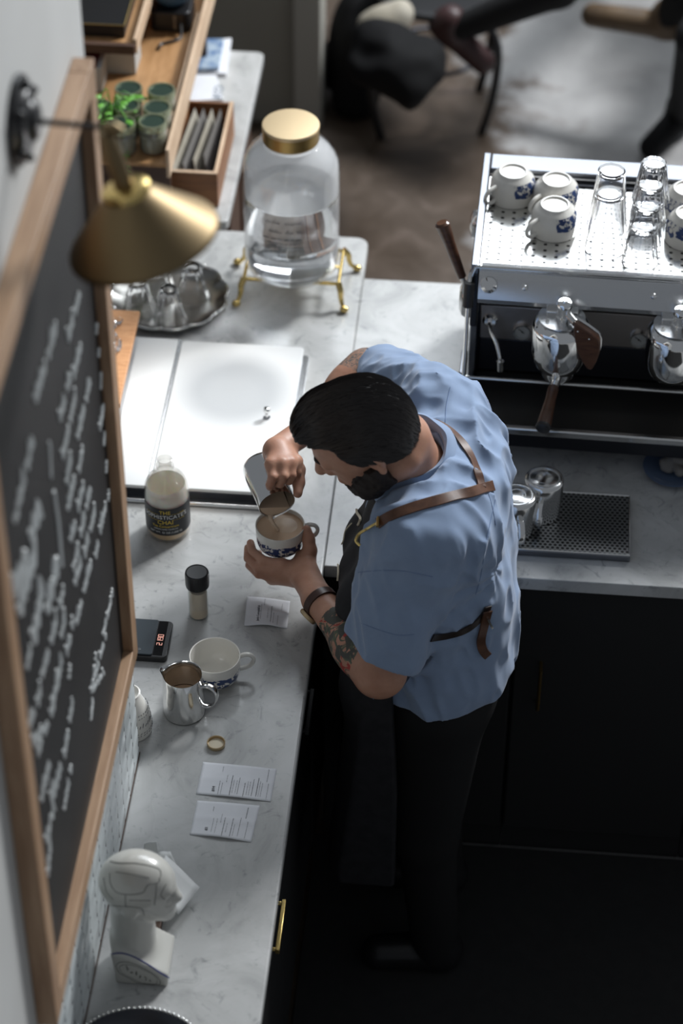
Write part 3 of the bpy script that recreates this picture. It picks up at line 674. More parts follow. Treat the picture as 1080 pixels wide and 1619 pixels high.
# white ceramic flask peeking from behind the wall corner
t = tag(obj('ceramic_flask', B().lathe([(0, 0), (.036, 0), (.040, .003), (.041, .020), (.0355, .060), (.024, .088), (.020, .100), (.022, .103), (.019, .104), (.016, .10), (0, .09)], 48), 'porcelain'), 'white ceramic flask with black print half hidden by the tiled wall corner', 'flask'); t.location = (-.024, .062, 0)
q = B()
for z, h in ((.014, .003), (.020, .003), (.034, .014), (.056, .004), (.064, .003)):
    rr = .0411 - max(0, (z - .02)) * .14; 
    for k in range(12):
        a = R(-75 + 10 * k); a2 = a + R(random.uniform(3, 7)); q.tube([(rr * math.cos(a), rr * math.sin(a), z), (rr * math.cos(a2) - .0002, rr * math.sin(a2), z + h * random.uniform(.2, 1))], .0006, 4)
obj('print', q, 'print_ink', t)

# ice bin with white lids
t = thing('ice_bin', 'drop-in steel ice bin closed by bright white sliding lids', 'ice bin', (0, 1.0, 0))
X0, X1, Y0_, Y1_ = -.330, .196, .752, 1.268
obj('steel_rim', B().prism(rrect(X0 - .03, X1 + .012, Y0_ - .026, Y1_ + .004, .012), .0005, .006).tube([(X0, Y0_ - .022, .0055), (X1 + .006, Y0_ - .022, .0055)], .0055, 12), 'steel_brushed', t, world=True, bevel=.001)
obj('bin_collar', B().box(X0, X1 - .004, Y0_ - .004, Y1_ - .002, .0055, .027), 'steel_black', t, world=True, bevel=.001)
obj('lid_panel', B().prism(rrect(X0, -.0975, Y0_ - .008, Y1_, .006), .0272, .036), 'white_plastic', t, world=True, bevel=.002)
lp = obj('lid_panel', B().prism(rrect(-.0885, X1, Y0_ - .008, Y1_ - .004, .010), .0272, .036), 'white_plastic', t, world=True, bevel=.002)
obj('hinge_strip', B().box(-.0968, -.0892, Y0_ - .006, Y1_ - .002, .027, .0352).tube([(-.0945, Y0_ - .006, .0356), (-.0945, Y1_ - .003, .0356)], .0011, 8).tube([(-.0912, Y0_ - .006, .0356), (-.0912, Y1_ - .003, .0356)], .0011, 8), 'steel_brushed', t, world=True)
kb = B().lathe([(0, 0), (.0075, 0), (.0080, .002), (.0040, .005), (.0035, .011), (.0062, .015), (.0082, .019), (.0083, .023), (.0060, .0275), (0, .0285)], 32)
k_ = obj('lid_knob', kb, 'chrome', lp); k_.data.transform(Matrix.Translation((.1385, 1.000, .036) - t.location if False else Vector((.1385, 1.000, .036)) - t.location))

# wooden board lying above the ice bin, with a clear wrapped item
o = tag(obj('wooden_board', B().prism([(-.42, .93), (-.1795, .93), (-.1855, 1.272), (-.42, 1.272)], .095, .108), 'board_wood', bevel=.0015), 'reddish wooden board beside the white lid, mostly behind the wall', 'board')
o = tag(obj('board_box', B().box(-.42, -.20, .96, 1.25, .0365, .0945), 'dark_wood', bevel=.002), 'dark box carrying the reddish wooden board', 'box')
F = Field((-.26, 1.08, .100), (-.195, 1.24, .14), .0016, .02)
for k in range(9): c = np.array([-.232 + .014 * math.sin(k * .8) , 1.10 + k * .015, .1155]); F.ell(c, (.013, .012, .0075), k=.006)
F.warp(lambda x, y, z: -.0035 * vnoise(x, y, z, 170, 4)); F.cut(lambda x, y, z: .1085 - z)
o = tag(link('cellophane_wrap', F.mesh(0), 'glass_solid', angle=20), 'clear cellophane wrapped piece on the reddish wooden board', 'wrapper'); 

# silver tray with inverted tumblers
def scal(a, r, z): return 1 + (.055 * abs(math.sin(6 * a)) if r > .12 else 0)
t = thing('silver_tray', 'round silver tray with scalloped rim holding glasses', 'tray', (-.150, 1.462, 0))
obj('dish', B().lathe([(0, .004), (.100, .004), (.112, .006), (.124, .012), (.134, .018), (.138, .019), (.139, .016), (.132, .011), (.118, .004), (.100, .0), (0, .0)], 144, fn=scal), 'pewter', t)
q = B()
for k in range(13):
    pts = [((.136 * (1 + .055 * abs(math.sin(6 * a)))) * math.cos(a) , (.136 * (1 + .055 * abs(math.sin(6 * a)))) * math.sin(a), .019) for a in [2 * PI * j / 120 for j in range(120)]]
q.tube(pts, .0038, 8, closed=True)
for k in range(12): a = R(30 * k); q.sph((.139 * math.cos(a), .139 * math.sin(a), .020), .0052, 8)
obj('rim', q, 'silver', t)
def make_tumbler(label, loc, H=.088, r0=.030, r1=.039, facets=10, name='glass_tumbler', group=None, inv=True, base=.012):
    t = thing(name, label, 'glass', loc, random.random() * 6, group)
    def fc(a, r, z):
        if facets == 0: return 1
        zz = H - z if inv else z
        if zz > H * .62 or r < .012: return 1
        s = (a * facets / (2 * PI)) % 1 - .5; return math.cos(PI / facets) / math.cos(s * 2 * PI / facets)
    p = [(0, .0), (r0 - .003, 0), (r0, .003), (r0 + (r1 - r0) * .6, H * .62), (r1, H - .001), (r1 - .0012, H), (r1 - .0030, H - .001), (r0 + (r1 - r0) * .6 - .0042, H * .62), (r0 - .005, base + .004), (r0 - .008, base), (0, base)]
    if inv: p = [(r, H - z) for r, z in p]
    obj('body', B().lathe(p, 80, fn=fc), 'glass_solid', t, angle=25)
    return t
make_tumbler('upside-down tumbler at the front middle of the silver tray', (-.136, 1.382, .0045), .092, .022, .040)
make_tumbler('upside-down tumbler at the back right of the silver tray', (-.094, 1.476, .0045), .092, .022, .040)
make_tumbler('upside-down tumbler at the left of the silver tray under the lamp', (-.212, 1.405, .0045), .092, .022, .040)
make_tumbler('upside-down tumbler farthest back on the silver tray', (-.180, 1.500, .0045), .092, .022, .040)

# glass water jar on brass footed stand
t = thing('brass_stand', 'rectangular brass stand with four curved claw feet under the water jar', 'stand', (.143, 1.553, 0))
sx0, sy0 = .113, .068; zt = .060; q = B(); ring = [(-sx0, -sy0), (sx0, -sy0), (sx0, sy0), (-sx0, sy0)]
for i in range(4):
    a = ring[i]; c = ring[(i + 1) % 4]; q.tube([(a[0], a[1], zt), (c[0], c[1], zt)], .0045, 10)
for d in (-.05, 0, .05): q.box(d - .0045, d + .0045, -sy0, sy0, zt - .002, zt + .002)
q.box(-sx0, sx0, -.004, .004, zt - .002, zt + .002)
obj('top_frame', q, 'brass_bright', t)
for sx_, sy_ in ((-1, -1), (1, -1), (1, 1), (-1, 1)):
    d = Vector((sx_ * .5, -.9 if sy_ < 0 else -.1, 0)) if sy_ < 0 else Vector((sx_ * .9, .1, 0)); c = Vector((sx_ * sx0, sy_ * sy0, 0)); d.normalize()
    pts = [c + Vector((0, 0, zt + .003)), c + d * .012 + Vector((0, 0, .048)), c + d * .014 + Vector((0, 0, .032)), c + d * .020 + Vector((0, 0, .018)), c + d * .030 + Vector((0, 0, .010))]
    obj('leg', B().tube(spline(pts, 5), [.0085 - .00020 * k for k in range(21)], 12).sph(c + d * .034 + Vector((0, 0, .0085)), .0098, 10, (1.1, 1, .82)), 'brass_bright', t)
t = thing('water_jar', 'large glass water jar with flat gold lid on the brass stand', 'jar', (.141, 1.536, .0625))
jr = .1135
obj('glass', B().lathe([(0, .006), (.080, .004), (.098, .008), (.1085, .020), (jr, .040), (jr, .285), (.111, .305), (.101, .327), (.085, .345), (.066, .357), (.060, .362), (.060, .380), (.0575, .380), (.0575, .360), (.064, .354), (.083, .341), (.098, .324), (.1085, .303), (.110, .284), (.110, .042), (.105, .024), (.095, .012), (0, .010)], 96), 'glass_jar', t, angle=60)
obj('condensation', B().lathe([(.1095, .2245), (.1097, .284), (.1080, .302), (.0975, .3235), (.0825, .3405), (.0640, .3535)], 96), 'glass_fog', t)
obj('water', B().lathe([(0, .0115), (.094, .0135), (.1045, .025), (.1094, .042), (.1094, .222), (.1080, .2235), (0, .2235)], 96), 'water', t, angle=60)
obj('lid', B().lathe([(.0605, .362), (.0640, .362), (.0650, .364), (.0650, .396), (.0668, .397), (.0668, .4015), (.0650, .4035), (.060, .4040), (0, .4035), (0, .400), (.0605, .400)], 96), 'gold_lid', t)
obj('lid_band', B().lathe([(.0651, .366), (.0656, .366), (.0656, .394), (.0651, .394)], 96), 'brass_dark', t)
# etched print on the jar
azj = math.atan2(CAM.y - 1.533, CAM.x - .141)
q = B()
for zc, hh, w0, w1 in ((.200, .016, -.055, .050), (.176, .013, -.045, .045), (.158, .006, -.06, .035), (.146, .005, -.05, .03)):
    qq = B(); scribble(qq, (w0, 0, 0), (w1, 0, 0), hh, .0008, hh * .5, up=(0, 1, 0)); fs = []
    qq.bm.verts.index_update(); vs = [((.1138 + v.co.z) * math.cos(azj - .10 + v.co.x / .114), (.1138 + v.co.z) * math.sin(azj - .10 + v.co.x / .114), zc + v.co.y) for v in qq.bm.verts]; fs = [[v.index for v in f.verts] for f in qq.bm.faces]; qq.bm.free(); q.add(vs, fs)
obj('etched_print', q, 'print_ink', t)

# phrenology head
t = thing('phrenology_bust', 'white ceramic phrenology head bust with inked lines', 'figurine', (.085, -.505, 0))
F = Field((.00, -.60, -.004), (.20, -.385, .315), .0025, .03)
hc = np.array([.080, -.500, .222])
F.ell(hc, (.062, .049, .053)); F.ell(hc + (.006, 0, .006), (.060, .047, .052), k=.02)
F.ell(hc + (.040, 0, -.042), (.030, .032, .042), k=.025)
F.cap(hc + (.058, 0, -.008), hc + (.074, 0, -.032), .006, .008, k=.012); F.cap(hc + (.056, -.012, -.048), hc + (.056, .012, -.048), .008, k=.01); F.cap(hc + (.052, 0, -.074), hc + (.052, 0, -.072), .014, k=.015)
F.cap(hc + (.056, -.018, .004), hc + (.056, .018, .004), .007, k=.012)
for s1 in (-1, 1): F.ell(hc + (.058, s1 * .017, -.016), (.010, .010, .008), k=.008, mode='sub'); F.ell(hc + (.056, s1 * .016, -.018), (.008, .009, .007), k=.004); F.ell(hc + (-.002, s1 * .047, -.026), (.012, .006, .018), k=.004)
F.cap((.072, -.500, .19), (.070, -.500, .075), .037, .040, k=.02)
# shoulder block with sloping top
def blk(x, y, z):
    cx = .088; dx = np.abs(x - cx) - (.046 + .10 * 0 + .06 * np.clip(z, 0, .1)); dy = np.abs(y + .505) - .045
    zt_ = .080 - .055 * np.clip((x - .045) / .10, 0, 1) ** 1.3; dz = np.maximum(z - zt_, -z)
    q = np.maximum(np.maximum(dx, dy), dz) ; return q
F.op((.02, -.56, 0), (.16, -.45, .1), blk, .022)
F.cut(lambda x, y, z: .0005 - z)
hd = link('bust', F.mesh(3), 'ceramic_head', t, world=True, angle=60)
bv = BVHTree.FromObject(hd, bpy.context.evaluated_depsgraph_get()) if False else None
me_ = hd.data; bvh = BVHTree.FromPolygons([v.co + t.location for v in me_.vertices], [tuple(p.vertices) for p in me_.polygons])
def onsurf(b, bvh, pts, r, off=0.0, n=6, k=5):
    out = []
    for p in spline([Vector((x, y, 0)) for x, y in pts], k):
        d = _ray(p.x, p.y).normalized(); h = bvh.ray_cast(CAM, d)
        if h[0] is not None: out.append(h[0] + h[1] * off)
    if len(out) > 1: b.tube(out, r, n)
def zz(px, py): return (120 + px / 4.909, 1300 + py / 4.909)
q = B()
for ln in ([(310, 385), (420, 400), (570, 430)], [(262, 395), (270, 480), (320, 545), (420, 562), (520, 545), (560, 485), (640, 465), (650, 430)], [(385, 560), (385, 640), (400, 660)], [(230, 640), (320, 650), (420, 655), (510, 670), (530, 720)], [(415, 605), (580, 608)], [(625, 480), (620, 560), (610, 640)], [(215, 430), (240, 540), (290, 600)], [(265, 300), (330, 315), (480, 320), (640, 360), (660, 420)], [(700, 480), (660, 560), (690, 600)]):
    onsurf(q, bvh, [zz(*p) for p in ln], .0007, .0002)
obj('inked_lines', q, 'line_grey', t, world=True)
q = B(); onsurf(q, bvh, [zz(*p) for p in [(240, 1035), (340, 1015), (440, 1040), (560, 1105), (650, 1165), (722, 1207)]], .0013, .0002)
obj('blue_edge_line', q, 'line_blue', t, world=True)
q = B()
c_ = [(310, 1110), (350, 1085), (430, 1090), (520, 1130), (620, 1190), (655, 1240), (630, 1285), (540, 1280), (430, 1220), (340, 1170), (310, 1110)]
onsurf(q, bvh, [zz(*p) for p in c_], .0006, .0002)
onsurf(q, bvh, [zz(310 + (x - 310) * .86 + 25, 1110 + (y - 1110) * .78 + 15) for x, y in c_], .0004, .0002)
for k in range(6): onsurf(q, bvh, [zz(400 + 34 * k + random.randint(-9, 9), 1125 + 20 * k + random.randint(-12, 25)) for _ in range(4)], .0009, .0002)
obj('oval_stamp', q, 'line_grey', t, world=True)

# napkins behind the head
def sheet(name, pts, label, mt_='paper_white', n=6, wob=.002):
    P = [Vector(p) for p in pts]; c = sum(P, Vector()) / 4; q = B(); vs = []
    for i in range(n + 1):
        for j in range(n + 1):
            u, v = i / n, j / n; p = (P[0] * (1 - u) + P[1] * u) * (1 - v) + (P[3] * (1 - u) + P[2] * u) * v
            vs.append(p - c + Vector((0, 0, wob * math.sin(5 * u + 3 * v))))
    q.add(vs, [(i * (n + 1) + j, (i + 1) * (n + 1) + j, (i + 1) * (n + 1) + j + 1, i * (n + 1) + j + 1) for i in range(n) for j in range(n)])
    o = obj(name, q, mt_); o.location = c; s_ = o.modifiers.new('s', 'SOLIDIFY'); s_.thickness = .0012; tag(o, label, 'napkin'); return o
sheet('paper_napkin', [PZ(262, 1352, .06), PZ(316, 1402, .02), PZ(283, 1446, .02), PZ(240, 1410, .06)], 'white paper napkin sticking out at the face of the ceramic head')
sheet('paper_napkin', [PZ(228, 1334, .05), PZ(247, 1329, .06), PZ(250, 1352, .02), PZ(226, 1354, .02)], 'white paper napkin corner above the ceramic head')
sheet('paper_napkin', [PZ(250, 1348, .055), PZ(269, 1345, .06), PZ(290, 1395, .03), PZ(262, 1400, .03)], 'white paper napkin just behind the ceramic forehead')
o = tag(obj('napkin_holder', B().box(.050, .105, -.440, -.385, .001, .016), 'dark_wood', bevel=.002), 'low dark holder under the white napkins behind the head', 'holder')

# dark tray at the bottom edge
t = thing('beaded_tray', 'dark round metal tray with beaded rim at the bottom edge', 'tray', (.107, -.742, 0))
obj('dish', B().lathe([(0, .004), (.100, .004), (.118, .012), (.128, .020), (.130, .018), (.120, .008), (.102, 0), (0, 0)], 96), 'steel_black', t)
q = B()
for k in range(90): a = 2 * PI * k / 90; q.sph((.1285 * math.cos(a), .1285 * math.sin(a), .0205), .0034, 4)
obj('beaded_rim', q, 'silver', t)

# =====================================================================
# ESPRESSO MACHINE AND WHAT STANDS ON IT
# =====================================================================
MO = Vector((.596, 1.03, 0)); MR = R(-1.2)
mc = thing('espresso_machine', 'large steel two group espresso machine with cups on top', 'espresso machine', MO, MR)
W_ = .735; DZ = .440
def P2(name, b, m_, parent=mc, **kw): return obj(name, b, m_, parent, **kw)
P2('body', B().box(-.016, W_, .095, .434, .055, .36).box(-.016, .0, -.002, .434, .30, DZ), 'steel_black', bevel=.003)
P2('side_panel', B().prism([(0.0, .0), (.435, 0), (.435, .462 - .055), (.0, .462 - .055), (.0, .30), (.09, .26), (.09, 0)][::-1], 0, .016, M=Matrix.Translation((-.018, 0, .055)) @ Matrix(((0, 0, 1, 0), (1, 0, 0, 0), (0, 1, 0, 0), (0, 0, 0, 1)))), 'steel_dark', bevel=.002)
P2('side_panel', B().box(W_, W_ + .016, 0, .435, .055, .462), 'steel_dark', bevel=.002)
P2('cup_tray', B().box(.002, W_ - .002, .004, .350, DZ - .006, DZ), 'deck_perforated', smooth=False)
for x_ in (-.0005, W_ - .004): P2('tray_lip', B().box(x_, x_ + .0045, .0, .352, DZ - .01, DZ + .014), 'steel', bevel=.001)
P2('rear_plate', B().box(-.001, W_, .372, .434, DZ + .008, DZ + .022), 'steel_dark', bevel=.003)
P2('rear_step', B().box(0, W_, .352, .374, DZ - .06, DZ + .004), 'steel_black')
P2('guard_rail', B().tube([(-.008, -.002, .459), (W_ + .008, -.002, .459)], .0036, 10).tube([(-.008, -.002, .459), (-.014, -.004, .44), (-.024, -.014, .405)], .0036, 10), 'steel')
# rounded upper front housing
pr = [(.002, .452), (-.006, .447), (-.016, .43), (-.026, .408), (-.030, .396), (-.027, .384), (-.016, .375), (.02, .370), (.10, .366), (.10, .438), (.05, .438)]
q = B(); n_ = len(pr); vs = [(x, y, z) for x in (0.0, W_) for y, z in pr]
q.add(vs, [tuple(range(n_)), tuple(range(n_, 2 * n_))[::-1]] + [(i, (i + 1) % n_, n_ + (i + 1) % n_, n_ + i) for i in range(n_)])
P2('front_housing', q, 'steel_brushed', angle=30)
P2('housing_screw', B().sph((.098, -.022, .428), .007, 8).sph((.37, -.022, .428), .007, 8), 'chrome')
P2('boiler_cap', B().lathe([(0, .016), (.010, .016), (.017, .010), (.019, 0)], 24, M=Matrix.Translation((.022, -.018, .426)) @ Matrix.Rotation(R(60), 4, 'X')), 'chrome')
P2('instrument_panel', B().box(.004, W_ - .004, .086, .096, .205, .295), mat('steel_warm', (.36, .33, .31), .33, 1) and 'steel_warm', bevel=.002)
P2('upper_trim', B().box(.004, W_ - .004, .088, .096, .297, .352), mat('steel_mid', (.30, .29, .28), .3, 1) and 'steel_mid', bevel=.001)
P2('backsplash', B().box(.004, W_ - .004, .089, .097, .115, .203), 'steel_black', bevel=.002)
for k, gx in enumerate((.098, .354)):
    Mg = Matrix.Translation((gx, .086, .232)) @ Matrix.Rotation(R(90), 4, 'X')
    g = P2('pressure_gauge', B().lathe([(0, .004), (.0165, .004), (.0175, .009), (.0205, .009), (.0212, .004), (.0212, -.001), (0, -.001)], 40, M=Mg), 'chrome')
    P2('dial', B().lathe([(0, .0046), (.0162, .0046), (.0162, .0044), (0, .0044)], 32, M=Mg), mat('dial_face%d' % k, (.34, .34, .32), .4) and 'dial_face%d' % k, g)
    P2('needle', B().tube([(gx - .009, .0812, .240), (gx + .005, .0812, .228)], .0009, 5).sph((gx, .081, .232), .0022, 6), 'black_plastic', g)
for gx in (.045, .31): P2('panel_screw', B().sph((gx, .0875, .325), .0042, 8), 'chrome')
P2('water_spout', B().tube(spline([(.026, .086, .256), (.026, .066, .258), (.032, .048, .250), (.044, .034, .232), (.052, .026, .205), (.054, .024, .188)], 6), .0045, 12).tube([(.0545, .0235, .192), (.056, .022, .168)], [.0085, .0075], 16).lathe([(0, .010), (.012, .010), (.017, .004), (.017, 0), (0, 0)], 28, M=Matrix.Translation((.026, .086, .256)) @ Matrix.Rotation(R(90), 4, 'X')), 'chrome')
def group(gx, k):
    gy, gz = -.054, .064
    Mg = Matrix.Translation((gx, gy, gz))
    g = P2('group_head', B().lathe([(0, .180), (.028, .180), (.042, .186), (.052, .198), (.0585, .215), (.0615, .236), (.0620, .262), (.0622, .290), (.0605, .302), (.0545, .309), (.047, .313), (0, .314)], 64, M=Mg), 'chrome')
    P2('neck', B().box(gx - .034, gx + .034, gy, .10, .325, .394), 'steel', g, bevel=.003)
    P2('top_plate', B().lathe([(0, .3145), (.046, .3145), (.050, .3155), (.050, .3185), (0, .3185)], 48, M=Mg), 'steel_brushed', g)
    Mk = Matrix.Translation((gx + .004, gy - .006, .383)) @ Matrix.Rotation(R(8), 4, 'X')
    P2('valve_knob', B().lathe([(.017, 0), (.017, .010), (.015, .012), (.015, .030), (.0165, .034), (.0165, .044), (.014, .048), (.006, .049), (.005, .053), (0, .053)], 32, M=Mk), 'chrome', g)
    P2('brew_arm', B().tube([(gx + .010, gy - .012, .402), (gx + .030, gy - .040, .398)], .009, 14), 'steel', g)
    poly = [(460, 310), (600, 395), (720, 480), (742, 540), (735, 620), (700, 720), (660, 790), (640, 812), (600, 800), (540, 720), (490, 600), (462, 500), (452, 400)]
    ipm = (mc.matrix_basis).inverted(); pts = []
    for x, y in poly:
        p = ipm @ PY(840 + x / 6.743, 460 + y / 6.743, .930); pts.append((p.x - .181 + gx, p.z))
    n_ = len(pts); y0p = ipm @ Vector((.8, .93, .3)); ya = -.107
    q = B().add([(x, ya, z) for x, z in pts] + [(x, ya + .020, z) for x, z in pts], [tuple(range(n_)), tuple(range(n_, 2 * n_))[::-1]] + [(i, (i + 1) % n_, n_ + (i + 1) % n_, n_ + i) for i in range(n_)])
    P2('paddle', q, 'walnut', g, bevel=.003)
    q = B().tube([(pts[i][0], ya + .022, pts[i][1] + .001) for i in range(0, 6)], .0035, 8); P2('paddle_rim', q, 'steel', g)
    q = B()
    for i, (fx, fz) in enumerate(((.35, .25), (.62, .42))):
        xx = pts[0][0] + (pts[3][0] - pts[0][0]) * (.15 + .42 * i); zz_ = pts[0][1] - .020 - .018 * i; q.sph((xx, ya - .001, zz_), .0022, 6)
    P2('rivet', q, 'chrome', g)
    # sticker with the mark 8
    q = B(); add_text(q, '8', .020, lambda v: (gx - .030 + v.x * .9, gy - .022 + v.y, .3835 + v.z)); P2('number_mark', q, 'label_white', g, smooth=False)
    # portafilter
    if k: return
    pf = P2('portafilter', B().lathe([(0, .150), (.020, .152), (.032, .160), (.0355, .172), (.0355, .186), (.037, .188), (.037, .196), (.030, .197)], 48, M=Mg).tube([(gx - .001, gy - .030, .244), (gx - .006, gy - .066, .240)], [.012, .009], 14).tube(spline([(gx, gy, .219), (gx, gy, .204), (gx - .012, gy - .008, .194)], 5), .007, 10), 'chrome', mc)
    hx = Vector((gx - .006, gy - .062, .240)); he = Vector((gx - .022, gy - .170, .216))
    P2('handle', B().tube([hx.lerp(he, t_) for t_ in (0, .06, .3, .6, .85, .97)], [.0105, .012, .0115, .0135, .0155, .0150], 20), 'walnut', pf)
    P2('handle_cap', B().tube([hx.lerp(he, t_) for t_ in (.965, 1.0, 1.04, 1.06)], [.0162, .0165, .0150, .009], 20), 'black_plastic', pf)
group(.181, 0); group(.424, 1)
# drip tray with mesh
P2('drip_tray', B().box(-.006, W_ + .004, -.108, .092, .060, .108), 'steel_black', bevel=.003)
P2('drip_grate', B().box(.002, W_ - .004, -.100, .088, .1085, .1125), 'drip_mesh', smooth=False)
P2('front_lip', B().box(-.008, W_ + .006, -.116, -.1015, .100, .1185), 'steel', bevel=.0035)
P2('front_bar', B().tube([(-.040, .012, .150), (W_ + .03, .012, .150)], .0048, 12).lathe([(0, 0), (.009, 0), (.010, .002), (.010, .020), (.008, .023), (0, .023)], 20, M=Matrix.Translation((-.050, .012, .150)) @ Matrix.Rotation(R(90), 4, 'Y')), 'steel')
P2('bar_bracket', B().box(-.034, -.020, .008, .10, .11, .158).box(W_ + .018, W_ + .028, .008, .10, .11, .158), 'steel_dark', bevel=.002)
for lx in (.03, W_ - .03):
    for ly in (-.07, .39): P2('foot', B().lathe([(0, -.002), (.022, -.002), (.024, .002), (.016, .012), (.016, .062), (0, .062)], 24, M=Matrix.Translation((lx, ly, 0))), 'black_plastic')
P2('steam_wand', B().tube(spline([(-.008, .03, .44), (-.018, .0, .436), (-.020, -.022, .415), (-.020, -.030, .388)], 5), .0055, 12).tube([(-.020, -.030, .39), (-.021, -.058, .195)], .0045, 12).tube([(-.021, -.057, .205), (-.021, -.060, .185)], [.006, .0055], 12), 'steel')
P2('wand_grip', B().tube([(-.019, -.020, .430), (-.020, -.032, .376)], .0115, 16), 'black_plastic')
Mx = Matrix.Rotation(R(-90), 4, 'Y')
P2('steam_valve', B().lathe([(0, .026), (.022, .025), (.034, .019), (.038, .010), (.038, 0), (0, 0)], 40, M=Matrix.Translation((-.018, .075, .318)) @ Mx @ Matrix.Diagonal((1.25, .75, 1, 1))), 'steel')
P2('hot_water_valve', B().lathe([(0, .020), (.018, .019), (.028, .014), (.030, .006), (.030, 0), (0, 0)], 40, M=Matrix.Translation((-.018, .32, .345)) @ Mx @ Matrix.Diagonal((1.25, .75, 1, 1))), 'steel')
l_ = P2('steam_lever', B().tube([(-.034, .085, .345), (-.042, .088, .372)], .0055, 12), 'steel')
P2('lever_handle', B().tube([(-.040, .087, .366), (-.048, .090, .385), (-.072, .096, .45), (-.088, .100, .492)], [.0095, .0105, .0125, .0165], 18).tube([(-.088, .100, .492), (-.0895, .1005, .4965)], [.0165, .012], 18), 'walnut', l_)

# cups upside down on the machine
DK = DZ + .0006
cup_mat('cup_side', -1.66)
def cup_at(px, py, deg, label, m_='cup_side', grp='mugs upside down on the machine'):
    p = PZ(px, py, DK + .0675); t = make_cup('coffee_mug', label, 'mug', (p.x, p.y, DK + .0675), 0, m_, grp); t.rotation_euler = (PI, 0, R(deg)); return t
cup_at(812, 270, 222, 'white mug upside down at the back left corner of the machine top')
cup_at(881, 283, 225, 'white mug upside down behind another mug and left of the tall glasses')
cup_at(878, 322, 222, 'white mug upside down in front, with two mugs behind it')
cup_at(1088, 297, 30, 'white mug upside down at the right edge of the photo, rear one', 'cup_print')
cup_at(1092, 336, 20, 'white mug upside down at the right edge of the photo, front one', 'cup_print')
pA = PZ(956, 392, DK); pB = PZ(1012, 412, DK)
for k in range(2):
    make_tumbler(['tall clear glass upside down, lower of the pair beside the mugs', 'tall clear glass upside down, stacked on top beside the mugs'][k], (pA.x, pA.y, DK + k * .055), .145, .029, .044, 0, 'tall_glass', 'tall glasses on the machine', base=.008)
for k in range(4):
    make_tumbler(['faceted short glass, lowest of the leaning glass stack', 'faceted short glass, second from below in the leaning stack', 'faceted short glass, third from below in the leaning stack', 'faceted short glass on the very top of the leaning stack'][k], (pB.x + .003 * k, pB.y + .004 * k, DK + k * .050), .092, .027, .040, 12, 'short_glass', 'short faceted glasses stacked on the machine')

# rinsing tray and upside down pitchers
t = thing('perforated_tray', 'steel tray with round holes in front of the espresso machine', 'drip tray', (.77, .73, 0))
obj('tray', B().box(.575, .950, .634, .829, 0.0, .0165), 'steel_dark', t, world=True, bevel=.0025)
g_ = obj('perforated_top', B().box(.579, .946, .638, .825, .0166, .0176), 'rinser_perforated', t, world=True, smooth=False)
obj('raised_edge', B().tube([(.577, .636, .0178), (.948, .636, .0178), (.948, .827, .0178), (.577, .827, .0178)], .0022, 8, closed=True), 'steel', t, world=True)
for (px, py, deg, lb) in ((818, 783, -78, 'steel pitcher upside down, nearer one on the perforated tray'), (861, 756, -98, 'steel pitcher upside down, farther one on the perforated tray')):
    H = .100; p = PZ(px, py, H + .018); t = make_pitcher('milk_pitcher', lb, (p.x, p.y, H + .0192), 0, (PI, 0, R(deg + 180)), H, False)
    obj('base_ring', B().lathe([(.030, -.0001), (.0305, -.0014), (.0330, -.0014), (.0335, -.0001)], 48).lathe([(.017, -.0001), (.0172, -.0009), (.0180, -.0009), (.0182, -.0001)], 40), 'steel_brushed', t)
# plate with cloth
pp = (1.046, .938)
t = tag(obj('saucer', B().lathe([(0, .004), (.035, .004), (.050, .008), (.066, .015), (.068, .015), (.067, .013), (.052, .005), (.036, 0), (0, 0)], 64), 'plate_blue'), 'small blue saucer at the right edge below the machine', 'saucer'); t.location = (*pp, .0)
F = Field((1.00, .87, .004), (1.11, 1.0, .07), .0025, .03)
for k in range(9):
    a = rng.rand() * PI; c = np.array([1.058 + rng.randn() * .010, .935 + rng.randn() * .012, .019 + .0025 * k]); d = np.array([math.cos(a), math.sin(a), .2 * rng.randn()]) * .026; F.cap(c - d, c + d, .0105, .008, k=.006)
F.cut(lambda x, y, z: .0145 - z)
o = link('cleaning_cloth', F.mesh(1), 'cloth_grey', angle=60); tag(o, 'crumpled grey cloth on the blue saucer', 'cloth')

# =====================================================================
# FAR COUNTER
# =====================================================================
t = thing('wooden_shelf', 'open wooden shelf unit with raised edge carrying green lidded jars', 'shelf', (-.4, 2.2, 0))
obj('board', B().box(-.70, -.1875, 1.745, 2.95, .190, .1995), 'shelf_wood', t, world=True, smooth=False)
obj('side_rail', B().box(-.1873, -.1790, 1.738, 2.95, .165, .245).box(-.2005, -.1945, 1.800, 2.42, .2, .232), 'shelf_edge', t, world=True, bevel=.001)
obj('front_support', B().box(-.70, -.190, 1.802, 1.818, .0015, .189), 'dark_wood', t, world=True)
obj('rear_support', B().box(-.70, -.200, 2.55, 2.566, .0015, .189), 'dark_wood', t, world=True)
t = thing('wooden_tray_rack', 'higher dark edged wooden rack in the top left corner', 'rack', (-.5, 2.4, .2))
obj('board', B().box(-.75, -.318, 2.10, 2.95, .300, .310), 'shelf_wood', t, world=True, smooth=False)
obj('front_edge', B().box(-.75, -.312, 2.082, 2.099, .297, .322), 'dark_wood', t, world=True, bevel=.001)
obj('side_edge', B().box(-.3175, -.3085, 2.10, 2.95, .290, .332), 'shelf_edge', t, world=True, bevel=.001)
for x_ in (-.345, -.74): obj('post', B().box(x_, x_ + .025, 2.70, 2.725, .2, .2995), 'dark_wood', t, world=True)
t = thing('glass_case', 'dark glass display case with thin gold edge at the top left', 'case', (-.55, 2.3, .31))
obj('body', B().box(-.74, -.345, 2.14, 2.60, .3105, .346), 'black_plastic', t, world=True, bevel=.002)
